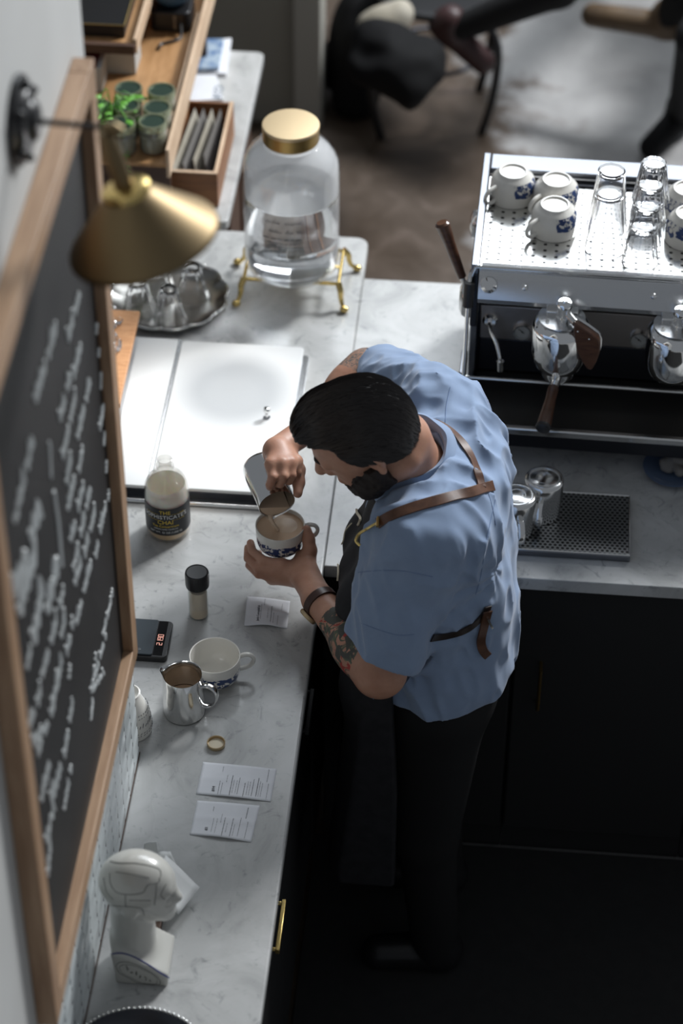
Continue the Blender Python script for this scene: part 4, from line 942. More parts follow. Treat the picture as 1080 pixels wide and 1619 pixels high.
obj('gold_edge', B().tube([(-.74, 2.138, .347), (-.345, 2.138, .347), (-.345, 2.60, .347)], .002, 6), 'brass_bright', t, world=True)
JL = [(203, 136, 'back left'), (255, 139, 'back right'), (199, 163, 'middle left'), (248, 166, 'middle right'), (192, 191, 'front left, beside the plant'), (241, 188, 'front right, nearest the camera'), (155, 165, 'half hidden by the wall edge')]
j0 = None
for i, (px, py, w_) in enumerate(JL):
    p = PZ(px, py, .286); lb = 'small glass jar with dark green lid, %s of the group' % w_
    if i == 6: lb = 'small glass jar with dark green lid, half hidden by the wall edge'
    if j0 is None:
        t = thing('glass_jar', lb, 'jar', (p.x, p.y, .2), 0, 'lidded jars on the wooden shelf')
        obj('glass', B().lathe([(0, .001), (.030, .001), (.0335, .004), (.0340, .060), (.0315, .068), (.0315, .076), (.0300, .076), (.0300, .068), (.0322, .059), (.0322, .006), (0, .004)], 40), 'glass_bottle', t)
        obj('content', B().lathe([(0, .0045), (.0318, .0065), (.0318, .045), (0, .047)], 32), 'jar_content', t)
        obj('lid', B().lathe([(0, .0785), (.0290, .0785), (.0300, .0770), (0, .0770)], 40), 'jar_lid', t)
        obj('lid_ring', B().lathe([(.0318, .064), (.0345, .064), (.0350, .078), (.0340, .0815), (.0300, .0815), (.0290, .079), (.031, .076)], 40), mat('ring_metal', (.42, .45, .30), .3, .8) and 'ring_metal', t); j0 = t
    else: dup(j0, (p.x, p.y, .2), .5 * i, lb)
# herb plant
pc = Vector((-.335, 1.865, .2))
t = thing('potted_herb', 'leafy green herb in a small pot behind the brass lamp', 'plant', pc)
obj('pot', B().lathe([(0, 0), (.030, 0), (.034, .05), (.036, .055), (.033, .055), (.031, .048), (0, .046)], 32), 'dark_wood', t)
ql = B(); qs = B()
for k in range(46):
    a = random.uniform(-2.6, 1.0); rr = random.uniform(.02, .105); h = random.uniform(.045, .13) - (rr * .35 if rr > .06 else 0)
    tip = Vector((rr * math.cos(a), rr * math.sin(a) , h)); qs.tube(spline([(0, 0, .045), (tip.x * .4, tip.y * .4, h * .8 + .03), tip], 4), .0010, 5)
    d = Vector((math.cos(a + random.uniform(-.8, .8)), math.sin(a), random.uniform(-.6, .3))).normalized(); s_ = d.cross(Vector((0, 0, 1))).normalized(); Ls = random.uniform(.016, .030); wv = .38 * Ls; up_ = s_.cross(d)
    P_ = [tip, tip + d * Ls * .35 + s_ * wv - up_ * .002, tip + d * Ls * .8 + s_ * wv * .6, tip + d * Ls, tip + d * Ls * .8 - s_ * wv * .6, tip + d * Ls * .35 - s_ * wv - up_ * .002, tip + d * Ls * .5 + up_ * .003]
    ql.add(P_, [(0, 1, 6), (1, 2, 6), (2, 3, 6), (3, 4, 6), (4, 5, 6), (5, 0, 6)])
for tr in ([(-.01, -.02, .06), (.03, -.06, .05), (.045, -.11, .0), (.05, -.13, -.07)],):
    pts = spline([Vector(p) for p in tr], 6); qs.tube(pts, .0014, 5)
    for k, p in enumerate(pts[4:]):
        for s1 in (-1, 1):
            d = Vector((.7 * s1, -.3, -.3 + .2 * random.random())).normalized(); s_ = d.cross(Vector((0, 0, 1))).normalized(); Ls = .016
            ql.add([p, p + d * Ls * .4 + s_ * .005, p + d * Ls, p + d * Ls * .4 - s_ * .005], [(0, 1, 2, 3)])
lf = obj('leaves', ql, 'leaf', t); lf['kind'] = 'stuff'; obj('stems', qs, 'leaf', t)
# cartons
p = PZ(162, 146, .2)
t = thing('tea_carton', 'white carton with dark maroon top on the wooden shelf', 'carton', (p.x - .06, p.y + .05, .2))
obj('box', B().box(-.062, .06, -.05, .06, .0005, .070), 'carton_white', t, bevel=.001); obj('top_label', B().box(-.05, .048, -.048, .058, .0702, .0712), 'carton_maroon', t, smooth=False)
obj('print', B().box(-.02, .03, -.0508, -.0502, .045, .049).box(-.02, .01, -.0508, -.0502, .025, .03), 'print_ink', t, smooth=False)
p = PZ(212, 118, .2)
t = thing('tea_carton', 'plain pale carton to the right of the maroon topped one', 'carton', (p.x - .04, p.y + .04, .2))
obj('box', B().box(-.05, .045, -.04, .05, .0005, .06), 'carton_white', t, bevel=.001)
# blue bowl on black grinder
p = PZ(268, 52, .2)
t = thing('black_canister', 'black appliance under the blue bowl at the top of the photo', 'appliance', (p.x, p.y + .06, .2))
obj('body', B().prism(rrect(-.052, .055, -.058, .06, .02), .0005, .058), 'black_plastic', t, bevel=.004)
obj('cord', B().tube(spline([(.03, -.056, .03), (.034, -.085, .006), (.02, -.105, .004), (-.012, -.125, .004), (-.016, -.15, .004)], 6), .0042, 8), 'black_plastic', t)
obj('steel_strip', B().box(.012, .018, -.0592, -.0582, .01, .050), 'steel_dark', t)
o = tag(obj('blue_bowl', B().lathe([(0, .0), (.030, .0), (.045, .012), (.062, .040), (.065, .060), (.062, .060), (.058, .04), (.04, .014), (0, .006)], 48), 'bowl_blue'), 'blue bowl standing on the black appliance at the top edge', 'bowl'); o.location = (p.x + .002, p.y + .062, .2588)
# magazines
def mag(c4, z, th, label, m_):
    P = [PZ(*q, z) for q in c4]; c = sum(P, Vector()) / 4; o = obj('magazine', B().prism([(p.x - c.x, p.y - c.y) for p in P][::-1], 0.0005, th), m_, bevel=.0008); o.location = (c.x, c.y, z); return tag(o, label, 'magazine')
mag([(306, 72), (366, 66), (358, 122), (302, 118)], .0, .012, 'blue and white magazine, lower of the far pile', 'receipt_paper')
mag([(305, 66), (354, 66), (346, 112), (300, 114)], .0125, .010, 'blue covered magazine on top of the far pile', 'magazine_blue')
o = mag([(296, 124), (342, 124), (353, 162), (300, 166)], .0, .012, 'white magazine with dark letters, nearer one beside the wooden crate', 'receipt_paper')
c = PZ(344, 145, .0127); q = B(); add_text(q, 'KO', .045, lambda v: (c.x + v.y * .8 - o.location.x, c.y + v.x - o.location.y, .0124 + v.z)); obj('lettering', q, 'magazine_ink', o, smooth=False)
# crate with papers
t = thing('wooden_crate', 'open wooden crate with upright papers beside the shelf', 'crate', (-.14, 2.02, 0))
q = B(); cx0, cx1, cy0, cy1 = -.205, -.081, 1.862, 2.20
q.box(cx0, cx1, cy0, cy1, .001, .008).box(cx1 - .009, cx1, cy0, cy1, .008, .100).box(cx0, cx0 + .008, cy0, cy1, .008, .100).box(cx0 + .008, cx1 - .009, cy0, cy0 + .009, .008, .100).box(cx0 + .008, cx1 - .009, cy1 - .009, cy1, .008, .1)
obj('box', q, 'cabinet_wood', t, world=True, bevel=.001)
obj('top_edge', B().box(cx1 - .0092, cx1 + .0002, cy0, cy1, .1, .1025).box(cx0, cx1 - .0092, cy0, cy0 + .0092, .1, .1025), 'shelf_edge', t, world=True)
for k in range(4):
    x = -.188 + .020 * k; o = obj('paper_sleeve', B().box(-.001, .001, -.145 + .02 * k, .135, -.04, .048), 'cloth_grey' if k % 2 else 'tote_beige'); o.location = (x + .012, 2.03, .0505); o.rotation_euler = (0, R(-14 + 3 * k), R(-4)); tag(o, ['paper sleeve leaning in the crate, nearest the shelf', 'dark paper sleeve, second from the shelf side of the crate', 'pale paper sleeve in the middle of the crate', 'dark paper sleeve closest to the open side of the crate'][k], 'paper')

# =====================================================================
# CUSTOMER SIDE: CHAIR, BAGS, SEATED PEOPLE
# =====================================================================
t = thing('metal_chair', 'dark bentwood style chair with curved legs at the top', 'chair', (.37, 3.82, FZ))
S = lambda pts: spline([Vector(p) for p in pts], 6)
obj('seat', B().lathe([(0, .455), (.17, .455), (.195, .46), (.200, .472), (.195, .482), (.17, .486), (0, .480)], 48), 'black_plastic', t)
for (lx, ly) in ((-.16, -.17), (.17, -.11), (-.13, .16), (.15, .16)):
    obj('leg', B().tube(S([(lx * .8, ly * .8, .455), (lx * 1.22, ly * 1.05, .34), (lx * 1.20, ly * 1.06, .16), (lx * 1.0, ly * 1.0, .0)]), .0145, 12), 'black_plastic', t)
obj('ring_brace', B().tube([(.15 * math.cos(2 * PI * k / 32), .15 * math.sin(2 * PI * k / 32), .24) for k in range(32)], .008, 8, closed=True), 'steel_black', t)
obj('backrest', B().tube(S([(-.17, .12, .47), (-.18, .18, .68), (-.10, .21, .86), (.10, .21, .86), (.18, .18, .68), (.17, .12, .47)]), .013, 12), 'black_plastic', t)
F = Field((-.02, 3.68, FZ), (.30, 4.05, FZ + .52), .010, .05)
F.ell((.115, 3.87, FZ + .20), (.105, .11, .23), k=.03); F.cap((.11, 3.80, FZ + .06), (.13, 3.80, FZ + .30), .08, .06, k=.03); F.cap((.05, 3.93, FZ + .1), (.17, 3.93, FZ + .36), .09, .05, k=.03); F.cut(lambda x, y, z: FZ + .003 - z)
o = link('backpack', F.mesh(3), 'black_matte', angle=80); tag(o, 'black backpack standing on the floor beside the column', 'bag')
p = PZ(606, 52, -.42); F = Field((p.x - .14, p.y - .15, p.z - .12), (p.x + .14, p.y + .15, p.z + .12), .008, .04)
F.ell(p, (.075, .06, .085), k=.03); F.cap(p + Vector((-.05, 0, .03)), p + Vector((.05, .02, .06)), .03, .045, k=.03)
o = link('tote_bag', F.mesh(2), 'tote_beige', angle=80); tag(o, 'crumpled beige tote bag lying on the chair seat', 'bag')
p = PZ(628, 100, -.42); F = Field((p.x - .26, p.y - .24, p.z - .20), (p.x + .26, p.y + .24, p.z + .2), .010, .05)
F.ell(p, (.155, .12, .085), k=.04); F.ell(p + Vector((-.05, .05, .03)), (.10, .09, .08), k=.04); F.cap(p + Vector((.02, -.05, .0)), p + Vector((.05, -.09, -.06)), .07, .05, k=.05); F.warp(lambda x, y, z: -.014 * vnoise(x, y, z, 16, 2))
o = link('black_coat', F.mesh(2), 'black_matte', angle=80); tag(o, 'black coat bundled over the seat of the chair', 'coat')
def sitter(name, label, hip, kneeL, ankL, toeL, kneeR, ankR, toeR, chest, head, m_leg, shoe, shoe2, shoulder_w=.19):
    t = thing(name, label, 'person', (hip[0], hip[1], FZ)); V3 = lambda p: np.array(p, float)
    hip, kneeL, ankL, toeL, kneeR, ankR, toeR, chest, head = map(V3, (hip, kneeL, ankL, toeL, kneeR, ankR, toeR, chest, head))
    allp = np.stack([hip, kneeL, ankL, toeL, kneeR, ankR, toeR, chest, head]); F = Field(allp.min(0) - .24, allp.max(0) + .24, .011, .05)
    fwd = (kneeL + kneeR) / 2 - hip; fwd[2] = 0; fwd /= np.linalg.norm(fwd); side = np.array([-fwd[1], fwd[0], 0]); up = chest - hip; up /= np.linalg.norm(up)
    F.ell(hip, (.15, .15, .12), k=.05); F.cap(hip, chest, .13, .14, k=.06)
    for s1 in (-1, 1):
        sh = chest + side * s1 * shoulder_w + up * .08; el = sh - up * .27 + fwd * .05; ha = el + fwd * .24 - side * s1 * .08
        F.cap(sh, el, .055, .042, k=.04); F.cap(el, ha, .042, .028, k=.02); F.ell(ha + fwd * .06, (.05, .05, .03), k=.02)
    F.cap(chest + up * .1, head, .055, .05, k=.04); F.ell(head + up * .02, (.085, .085, .11), k=.02)
    for k_, a_, s1 in ((kneeL, ankL, 1), (kneeR, ankR, -1)): F.cap(hip + side * s1 * .09, k_, .085, .062, k=.05); F.cap(k_, a_, .060, .042, k=.02)
    o = link('body', F.mesh(2), m_leg, t, world=True, angle=80)
    for a_, toe, sm_ in ((ankL, toeL, shoe), (ankR, toeR, shoe2)):
        F2 = Field(np.minimum(a_, toe) - .1, np.maximum(a_, toe) + .1, .006, .04); d = (toe - a_); d /= np.linalg.norm(d)
        F2.cap(a_ - d * .035, toe, .046, .040, k=.03); F2.cap(a_, a_ + (a_ - toe) * .0 + np.array([0, 0, .045]), .046, .048, k=.02)
        link('shoe', F2.mesh(2), sm_, t, world=True, angle=80)
    return t
K = lambda px, py, z: tuple(PZ(px, py, z))
sitter('person', 'seated person in black trousers with one leg crossed, top centre', (1.12, 5.05, -.42), K(884, -18, -.28), K(712, 50, -.50), K(764, 98, -.60), (1.0, 4.75, -.34), (.93, 4.85, -.84), (.80, 4.78, -.88), (1.12, 5.12, -.02), (1.1, 5.08, .30), 'denim_black', 'shoe_maroon', 'black_matte')
sitter('person', 'seated person with brown boot raised at the top right corner', (1.52, 4.35, -.42), K(1090, -40, -.28), K(1052, 40, -.50), K(938, 24, -.52), K(1100, 60, -.40), K(1074, 185, -.85), (1.10, 3.62, -.88), (1.58, 4.42, -.02), (1.54, 4.38, .30), 'denim_black', 'boot_brown', 'black_matte')

# =====================================================================
# THE BARISTA
# =====================================================================
V = lambda *p: np.array(p, float)
def unit(v): return v / np.linalg.norm(v)
# skeleton
PEL = V(.565, .365, -.02); CHE = V(.545, .395, .30); NB = V(.488, .384, .452)
LS, LE, LW = V(.505, .205, .405), V(.455, .150, .115), V(.318, .335, .118)
RS, RE, RW = V(.530, .585, .425), V(.375, .815, .325), V(.272, .690, .275)
HC = V(.401, .313, .578); HSC = .96                                   # head centre
bow = R(36); fw_ = unit(V(-math.cos(bow), -.10, -math.sin(bow))); lf_ = unit(np.cross(V(-math.sin(bow), 0, math.cos(bow)), fw_))
rollA = R(16); up_ = np.cross(fw_, lf_); up_, lf_ = up_ * math.cos(rollA) + lf_ * math.sin(rollA), lf_ * math.cos(rollA) - up_ * math.sin(rollA)
HM = np.stack([fw_, lf_, up_], 1)                           # columns: forward, left, up
def H(f, l, u): return HC + HM @ V(f, l, u) * HSC
me_t = thing('person', 'bearded person in blue short sleeved shirt and leather strapped apron pouring milk', 'person', (.56, .37, FZ))

def torso(F, g=0., arms=True, k=.05):
    F.ell(PEL + V(0, 0, .0), (.112 + g, .165 + g, .13 + g), k=k)
    F.ell(V(.555, .375, .13), (.118 + g, .160 + g, .16 + g), k=k)
    F.ell(V(.550, .392, .285), (.112 + g, .178 + g, .165 + g), k=k)
    F.cap(V(.545, .24, .40), V(.550, .555, .415), .062 + g, k=k)
    F.cap(V(.575, .30, .36), V(.580, .49, .37), .070 + g, k=k)
F = Field((.13, .02, .02), (.70, .93, .74), .0024, .032)
torso(F)
F.cap(NB + V(.012, 0, -.03), H(-.045, 0, -.075), .060, .058, k=.03)
F.cap(NB + V(.03, -.05, -.04), NB + V(.02, -.13, -.06), .045, .042, k=.04); F.cap(NB + V(.03, .05, -.04), NB + V(.02, .13, -.05), .045, .042, k=.04)
F.cap(LS, LE, .058, .046, k=.03); F.cap(LE, LE + (LW - LE) * .35, .047, .047, k=.03); F.cap(LE + (LW - LE) * .3, LW, .046, .029, k=.03, flat=((0, 0, 1), .95))
F.cap(RS, RE, .058, .046, k=.03); F.cap(RE, RE + (RW - RE) * .35, .046, .046, k=.03); F.cap(RE + (RW - RE) * .3, RW, .045, .028, k=.03)
# head
F.ell(H(-.008, 0, .030), (.098, .077, .085), HM, k=.03)
F.ell(H(.030, 0, -.020), (.066, .064, .085), HM, k=.03)
F.ell(H(.045, 0, -.070), (.048, .050, .045), HM, k=.03)
F.cap(H(.070, -.010, -.105), H(.070, .010, -.105), .022, k=.03)
for s1 in (-1, 1):
    F.ell(H(.090, s1 * .031, .000), (.016, .017, .013), HM, k=.014, mode='sub'); F.ell(H(.078, s1 * .030, -.002), (.013, .013, .012), HM, k=.004)
    F.cap(H(.088, s1 * .012, .016), H(.080, s1 * .045, .018), .008, .007, k=.014)
    F.cap(H(-.045, s1 * .055, -.075), H(.055, s1 * .042, -.100), .022, .018, k=.03)
    F.ell(H(-.014, s1 * .078, -.010), (.016, .0075, .026), HM, k=.008); F.ell(H(-.009, s1 * .087, -.006), (.0105, .0085, .017), HM, k=.003, mode='sub'); F.cap(H(-.016, s1 * .083, .006), H(-.020, s1 * .083, -.016), .0028, k=.003)
    F.ell(H(-.012, s1 * .083, -.036), (.008, .006, .009), HM, k=.006)
F.cap(H(.090, 0, .012), H(.118, 0, -.032), .009, .0125, k=.014); F.cap(H(.100, -.014, -.036), H(.100, .014, -.036), .009, k=.010)
F.cap(H(.095, -.020, -.066), H(.095, .020, -.066), .0075, k=.008); F.cap(H(.092, -.018, -.077), H(.092, .018, -.077), .0075, k=.008)

# ---- hands: each finger is a chain of joints
def chain(pts, r0, r1, k=.006):
    n = len(pts) - 1
    for i in range(n):
        a = r0 + (r1 - r0) * i / n; b = r0 + (r1 - r0) * (i + 1) / n; F.cap(pts[i], pts[i + 1], a, b, k=k if i else .010)
CUP = np.array(PZ(443, 829, .150)); CUP[2] = .083           # centre of the held cup's foot
# left hand under and around the cup
cx, cy, cz = CUP
kn = [V(cx + .010, cy - .060, cz + .010), V(cx - .006, cy - .062, cz - .006), V(cx - .012, cy - .058, cz - .024), V(cx - .012, cy - .050, cz - .040)]
wr = LW
pc_ = V(cx + .045, cy - .062, cz - .010)
F.cap(wr, pc_, .029, .028, k=.02, flat=((.3, .6, .7), .8))
for q_ in kn: F.cap(pc_ + V(.0, .0, -.004), q_, .021, .0135, k=.014)
F.cap(wr, V(cx + .052, cy - .030, cz + .004), .026, .020, k=.02)
fl = [
    [kn[0], V(cx - .030, cy - .052, cz + .012), V(cx - .055, cy - .028, cz + .013), V(cx - .062, cy - .004, cz + .014)],
    [kn[1], V(cx - .040, cy - .058, cz - .005), V(cx - .065, cy - .032, cz - .004), V(cx - .068, cy - .004, cz + .000)],
    [kn[2], V(cx - .040, cy - .058, cz - .023), V(cx - .062, cy - .034, cz - .022), V(cx - .064, cy - .006, cz - .016)],
    [kn[3], V(cx - .034, cy - .034, cz - .032), V(cx - .048, cy - .012, cz - .030), V(cx - .046, cy + .008, cz - .024)]]
for q_, r_ in zip(fl, (.0100, .0098, .0094, .0084)): chain(q_, r_ + .0005, r_ - .0018, k=.0015)
chain([V(cx + .058, cy - .045, cz + .000), V(cx + .064, cy - .030, cz + .026), V(cx + .060, cy - .016, cz + .046), V(cx + .055, cy - .006, cz + .062)], .0165, .0100, k=.008)
# right hand over the pitcher handle
PR = np.array(PZ(438, 797, .205)); pax = unit(V(-.045, .104, .018))   # rim centre and axis towards the base
hz = unit(np.cross(np.cross(pax, V(.30, 0, 1)), pax))                   # handle side (up)
hs = unit(np.cross(pax, hz))                                            # sideways
def PP(a, s_, z_): return PR + pax * a + hs * s_ + hz * z_
pk = PP(.060, .0, .078)
F.cap(RW, pk + pax * .018, .029, .027, k=.02); 
kr = [PP(.030, .030, .088), PP(.026, .010, .094), PP(.030, -.011, .092), PP(.040, -.030, .084)]
if hs[0] > 0: kr = [PP(.030, -.030, .088), PP(.026, -.010, .094), PP(.030, .011, .092), PP(.040, .030, .084)]
sgn = -1 if hs[0] > 0 else 1                                            # +sgn*hs points to image left
for q_ in kr: F.cap(pk + pax * .012, q_, .022, .0135, k=.014)
def K2(a, s_, z_): return PP(a, sgn * s_, z_)
fr = [
    [kr[0], K2(.002, .034, .080), K2(.000, .034, .060), K2(.008, .027, .044)],
    [kr[1], K2(.000, .012, .084), K2(.000, .012, .062), K2(.014, .010, .047)],
    [kr[2], K2(.006, -.010, .080), K2(.010, -.012, .058), K2(.024, -.008, .050)],
    [kr[3], K2(.020, -.030, .072), K2(.022, -.030, .054), K2(.034, -.022, .048)]]
for q_, r_ in zip(fr, (.0098, .0100, .0094, .0084)): chain(q_, r_ + .001, r_ - .0015, k=.002)
chain([K2(.070, -.030, .070), K2(.040, -.042, .058), K2(.014, -.038, .048), K2(-.010, -.030, .042)], .0165, .0098, k=.008)
body = link('body', F.mesh(2), ['skin', 'tattoo', 'tattoo_grey'], me_t, world=True, angle=80)
off = np.array(me_t.location)
for p_ in body.data.polygons:
    c = np.array(p_.center) + off
    d = LW - LE; t_ = float((c - LE) @ d / (d @ d)); ds = np.linalg.norm(c - (LE + d * min(max(t_, 0), 1)))
    if ds < .07 and .12 < t_ < .74 and c[2] < .22: p_.material_index = 1
    d = RW - RE; t_ = float((c - RE) @ d / (d @ d)); ds = np.linalg.norm(c - (RE + d * min(max(t_, 0), 1)))
    if c[1] > .74 and ds < .07 and t_ < .22: p_.material_index = 2

# hair and beard
F = Field(HC - .17, HC + .17, .0022, .03)
F.ell(H(-.010, 0, .038), (.104, .085, .090), HM, k=.02); F.ell(H(.044, 0, .090), (.056, .064, .036), HM, k=.03); F.ell(H(-.045, 0, -.005), (.068, .076, .085), HM, k=.03)
def hl(x, y, z):
    X, Y, Z = (x - HC[0]) / HSC, (y - HC[1]) / HSC, (z - HC[2]) / HSC; f = X * HM[0, 0] + Y * HM[1, 0] + Z * HM[2, 0]; l = X * HM[0, 1] + Y * HM[1, 1] + Z * HM[2, 1]; u = X * HM[0, 2] + Y * HM[1, 2] + Z * HM[2, 2]
    hairl = np.where(f > .010, .000 + (f - .010) * 3.2, .000 + (f - .010) * .85); hairl = np.where(f > .035, .080 + (f - .035) * .32, hairl); hairl = np.maximum(hairl, -.090) + .010 * np.exp(-((np.abs(l) - .050) / .016) ** 2) * (f > .03)
    side = (np.abs(f - .018) < .012) & (np.abs(l) > .055); hairl = np.where(side, hairl - .025, hairl)
    return hairl - u, f, l, u
def strands(x, y, z):
    _, f, l, u = hl(x, y, z); a = np.arctan2(l, u + .12); n1 = vnoise(f * .22 + .1 * l, l * 1.6 + .25 * np.abs(f), u * .4, 90, 3); n2 = vnoise(f * .10, l * 2.2 + f * .25, u * .5, 160, 8)
    return -.0016 * n1 - .0010 * n2
F.cut(lambda x, y, z: hl(x, y, z)[0]); F.warp(strands)
hair = link('hair', F.mesh(1), 'hair', me_t, world=True, angle=80)
bvh_h = BVHTree.FromPolygons([v.co + me_t.location for v in hair.data.vertices], [tuple(p.vertices) for p in hair.data.polygons])
q = B(); cnt = 0
while cnt < 13000:
    cnt += 1
    dd = rng.randn(3); dd /= np.linalg.norm(dd)
    if dd[2] < -.75: continue
    o3 = Vector(H(*(dd * .2 + V(0, 0, .03)))); tg = Vector(H(0, 0, .03)); hn = bvh_h.ray_cast(o3, (tg - o3).normalized())
    if hn[0] is None or hn[3] > .18: continue
    pnt, nr = hn[0], hn[1]; Ls = random.uniform(.022, .045); pts = []; lift_ = random.uniform(.0006, .0036); Fv = Vector(HM[:, 0]); Lv = Vector(HM[:, 1]); Uv = Vector(HM[:, 2])
    jit = random.uniform(-.12, .12)
    for k in range(5):
        pts.append(pnt + nr * (.0002 + lift_ * (k / 4) ** .7))
        rel = np.array(pnt) - HC; lu = float(rel @ HM[:, 1]); uu = float(rel @ HM[:, 2]); ff = float(rel @ HM[:, 0])
        sidew = min(1, max(0, (.075 - uu) / .06)); g = -Fv * (1 - .45 * sidew) - Uv * (.75 * sidew + (.9 if ff < -.06 else 0)) + Lv * ((.30 if lu > .03 else -.15 if lu < -.03 else .05) * (1 - sidew) + jit)
        g = (g - nr * g.dot(nr)).normalized(); nn_ = bvh_h.find_nearest(pnt + g * Ls / 4); pnt = nn_[0]; nr = nr.lerp(nn_[1], .7).normalized()
    rr = random.uniform(.00028, .0005); q.tube(pts, [rr, rr, rr * .9, rr * .7, rr * .3], 3)
hs_ = obj('hair_strands', q, 'hair_strand', hair); hs_.data.transform(Matrix.Translation(-me_t.location)); hs_['kind'] = 'stuff'
F = Field(HC - .17, HC + .17, .0024, .03)
F.ell(H(.030, 0, -.022), (.068, .0665, .086), HM, k=.03); F.ell(H(.046, 0, -.072), (.052, .053, .048), HM, k=.03); F.cap(H(.072, -.010, -.108), H(.072, .010, -.108), .0245, k=.03)
for s1 in (-1, 1): F.cap(H(-.020, s1 * .060, -.066), H(.055, s1 * .046, -.100), .026, .022, k=.03); F.cap(H(.012, s1 * .070, .006), H(.008, s1 * .068, -.05), .011, .018, k=.01)
def bl(x, y, z):
    _, f, l, u = hl(x, y, z); return np.maximum(u - (-.078 - .0 * f + .052 * np.clip((np.abs(l) - .045) / .02, 0, 1)), -.012 - f + .0 * u)
F.cut(bl); F.warp(lambda x, y, z: -.0022 * vnoise(x, y, z, 140, 5))
link('beard', F.mesh(1), 'beard', me_t, world=True, angle=80)
q = B()
for s1 in (-1, 1): q.tube(spline([H(.098, s1 * .012, .020), H(.094, s1 * .030, .025), H(.080, s1 * .047, .021)], 4), [.003, .0035, .0038, .0038, .0038, .0035, .003, .0025, .002], 6)
obj('eyebrows', q, 'beard', me_t, world=True)

# shirt
F = Field((.36, -.01, -.10), (.74, .86, .56), .0035, .04)
torso(F, .020, k=.055)
F.ell(V(.595, .37, .03), (.100, .165, .12), k=.06); F.ell(V(.600, .375, .16), (.090, .150, .14), k=.06)
F.cap(NB + V(.04, -.05, -.055), NB + V(.03, -.13, -.070), .058, .060, k=.05); F.cap(NB + V(.04, .05, -.055), NB + V(.03, .13, -.060), .058, .060, k=.05)
lsl = LS + (LE - LS) * .86; rsl = RS + (RE - RS) * .88
F.cap(LS, lsl, .078, .077, k=.045); F.cap(RS, rsl, .075, .066, k=.045)
# fabric folds
def folds(x, y, z):
    r = 0
    n1 = vnoise(x + .02 * np.sin(z * 22), y, z * .30 + .15 * x, 16, 11); r = r - .0085 * (1 - np.abs(n1) * 2.2)
    n2 = vnoise(x + .3 * z, y - .25 * z, z * .45, 34, 21); r = r - .0040 * (1 - np.abs(n2) * 2)
    # drag lines running into the two armpits
    for A_, s_ in ((LS + V(.06, .05, -.10), 1.), (RS + V(.07, -.05, -.08), 1.)):
        d = np.sqrt((x - A_[0]) ** 2 + (y - A_[1]) ** 2 + (z - A_[2]) ** 2); an = np.arctan2(z - A_[2], y - A_[1])
        r = r - .0045 * np.sin(an * 9 + 14 * d) * np.exp(-(d / .13) ** 2) * np.clip(d / .03, 0, 1)
    return r
F.warp(folds)
F.cap(LE + (LS - LE) * .05, LS, .062, .055, k=.006, mode='sub') ; F.cap(RE, RS, .054, .050, k=.006, mode='sub')
dL = unit(LS - LE); dR = unit(RS - RE)
def cutend(A_, D_):
    return lambda x, y, z: -((x - A_[0]) * D_[0] + (y - A_[1]) * D_[1] + (z - A_[2]) * D_[2]) - 1e3 * (np.sqrt((x - A_[0]) ** 2 + (y - A_[1]) ** 2 + (z - A_[2]) ** 2) > .105)
F.cut(cutend(LE + (LS - LE) * .20, unit(dL + V(.25, 0, 0)))); F.cut(cutend(RE + (RS - RE) * .20, dR))
F.cut(lambda x, y, z: (-.045 + .06 * (x - .55) ** 2 * 10 - .004 * np.sin(y * 22)) - z)
F.cap(NB + V(.03, 0, -.06), H(-.03, 0, -.08), .066, .074, k=.008, mode='sub')
shirt = link('shirt', F.mesh(2), 'shirt_blue', me_t, world=True, angle=80)
nd = unit(unit(H(-.045, 0, -.075) - NB) + V(.05, 0, .55)); a1 = unit(V(-1, 0, 0) - nd * (V(-1, 0, 0) @ nd)); a2 = np.cross(nd, a1); n0 = NB + nd * .030 + V(.006, 0, 0)
prf = [(.066, -.020), (.0655, .004), (.067, .024), (.070, .028), (.075, .024), (.086, .004), (.099, -.016), (.1005, -.0165), (.0995, -.013), (.0875, .007), (.0765, .027), (.0705, .0318), (.065, .028), (.0630, .004), (.064, -.020)]
vs = []; fs = []; NA = 60; n_ = len(prf)
for i in range(NA + 1):
    a = R(24) + R(312) * i / NA; edge = max(0, 1 - min(i, NA - i) / 9.)
    for r_, h_ in prf:
        dr = .0016 * math.sin(7 * a + h_ * 60) * (r_ > .07); vs.append(tuple(n0 + (a1 * math.cos(a) * 1.0 + a2 * math.sin(a) * 1.02) * (r_ + dr + .004 * edge) + nd * (h_ - (.016 if r_ < .08 else .030) * edge)))
for i in range(NA):
    for j in range(n_): fs.append((i * n_ + j, i * n_ + (j + 1) % n_, (i + 1) * n_ + (j + 1) % n_, (i + 1) * n_ + j))
fs += [tuple(range(n_)), tuple(NA * n_ + j for j in range(n_))[::-1]]
obj('collar', B().add(vs, fs), 'shirt_blue', me_t, world=True, angle=50)
bvh_s = BVHTree.FromPolygons([v.co + me_t.location for v in shirt.data.vertices], [tuple(p.vertices) for p in shirt.data.polygons])

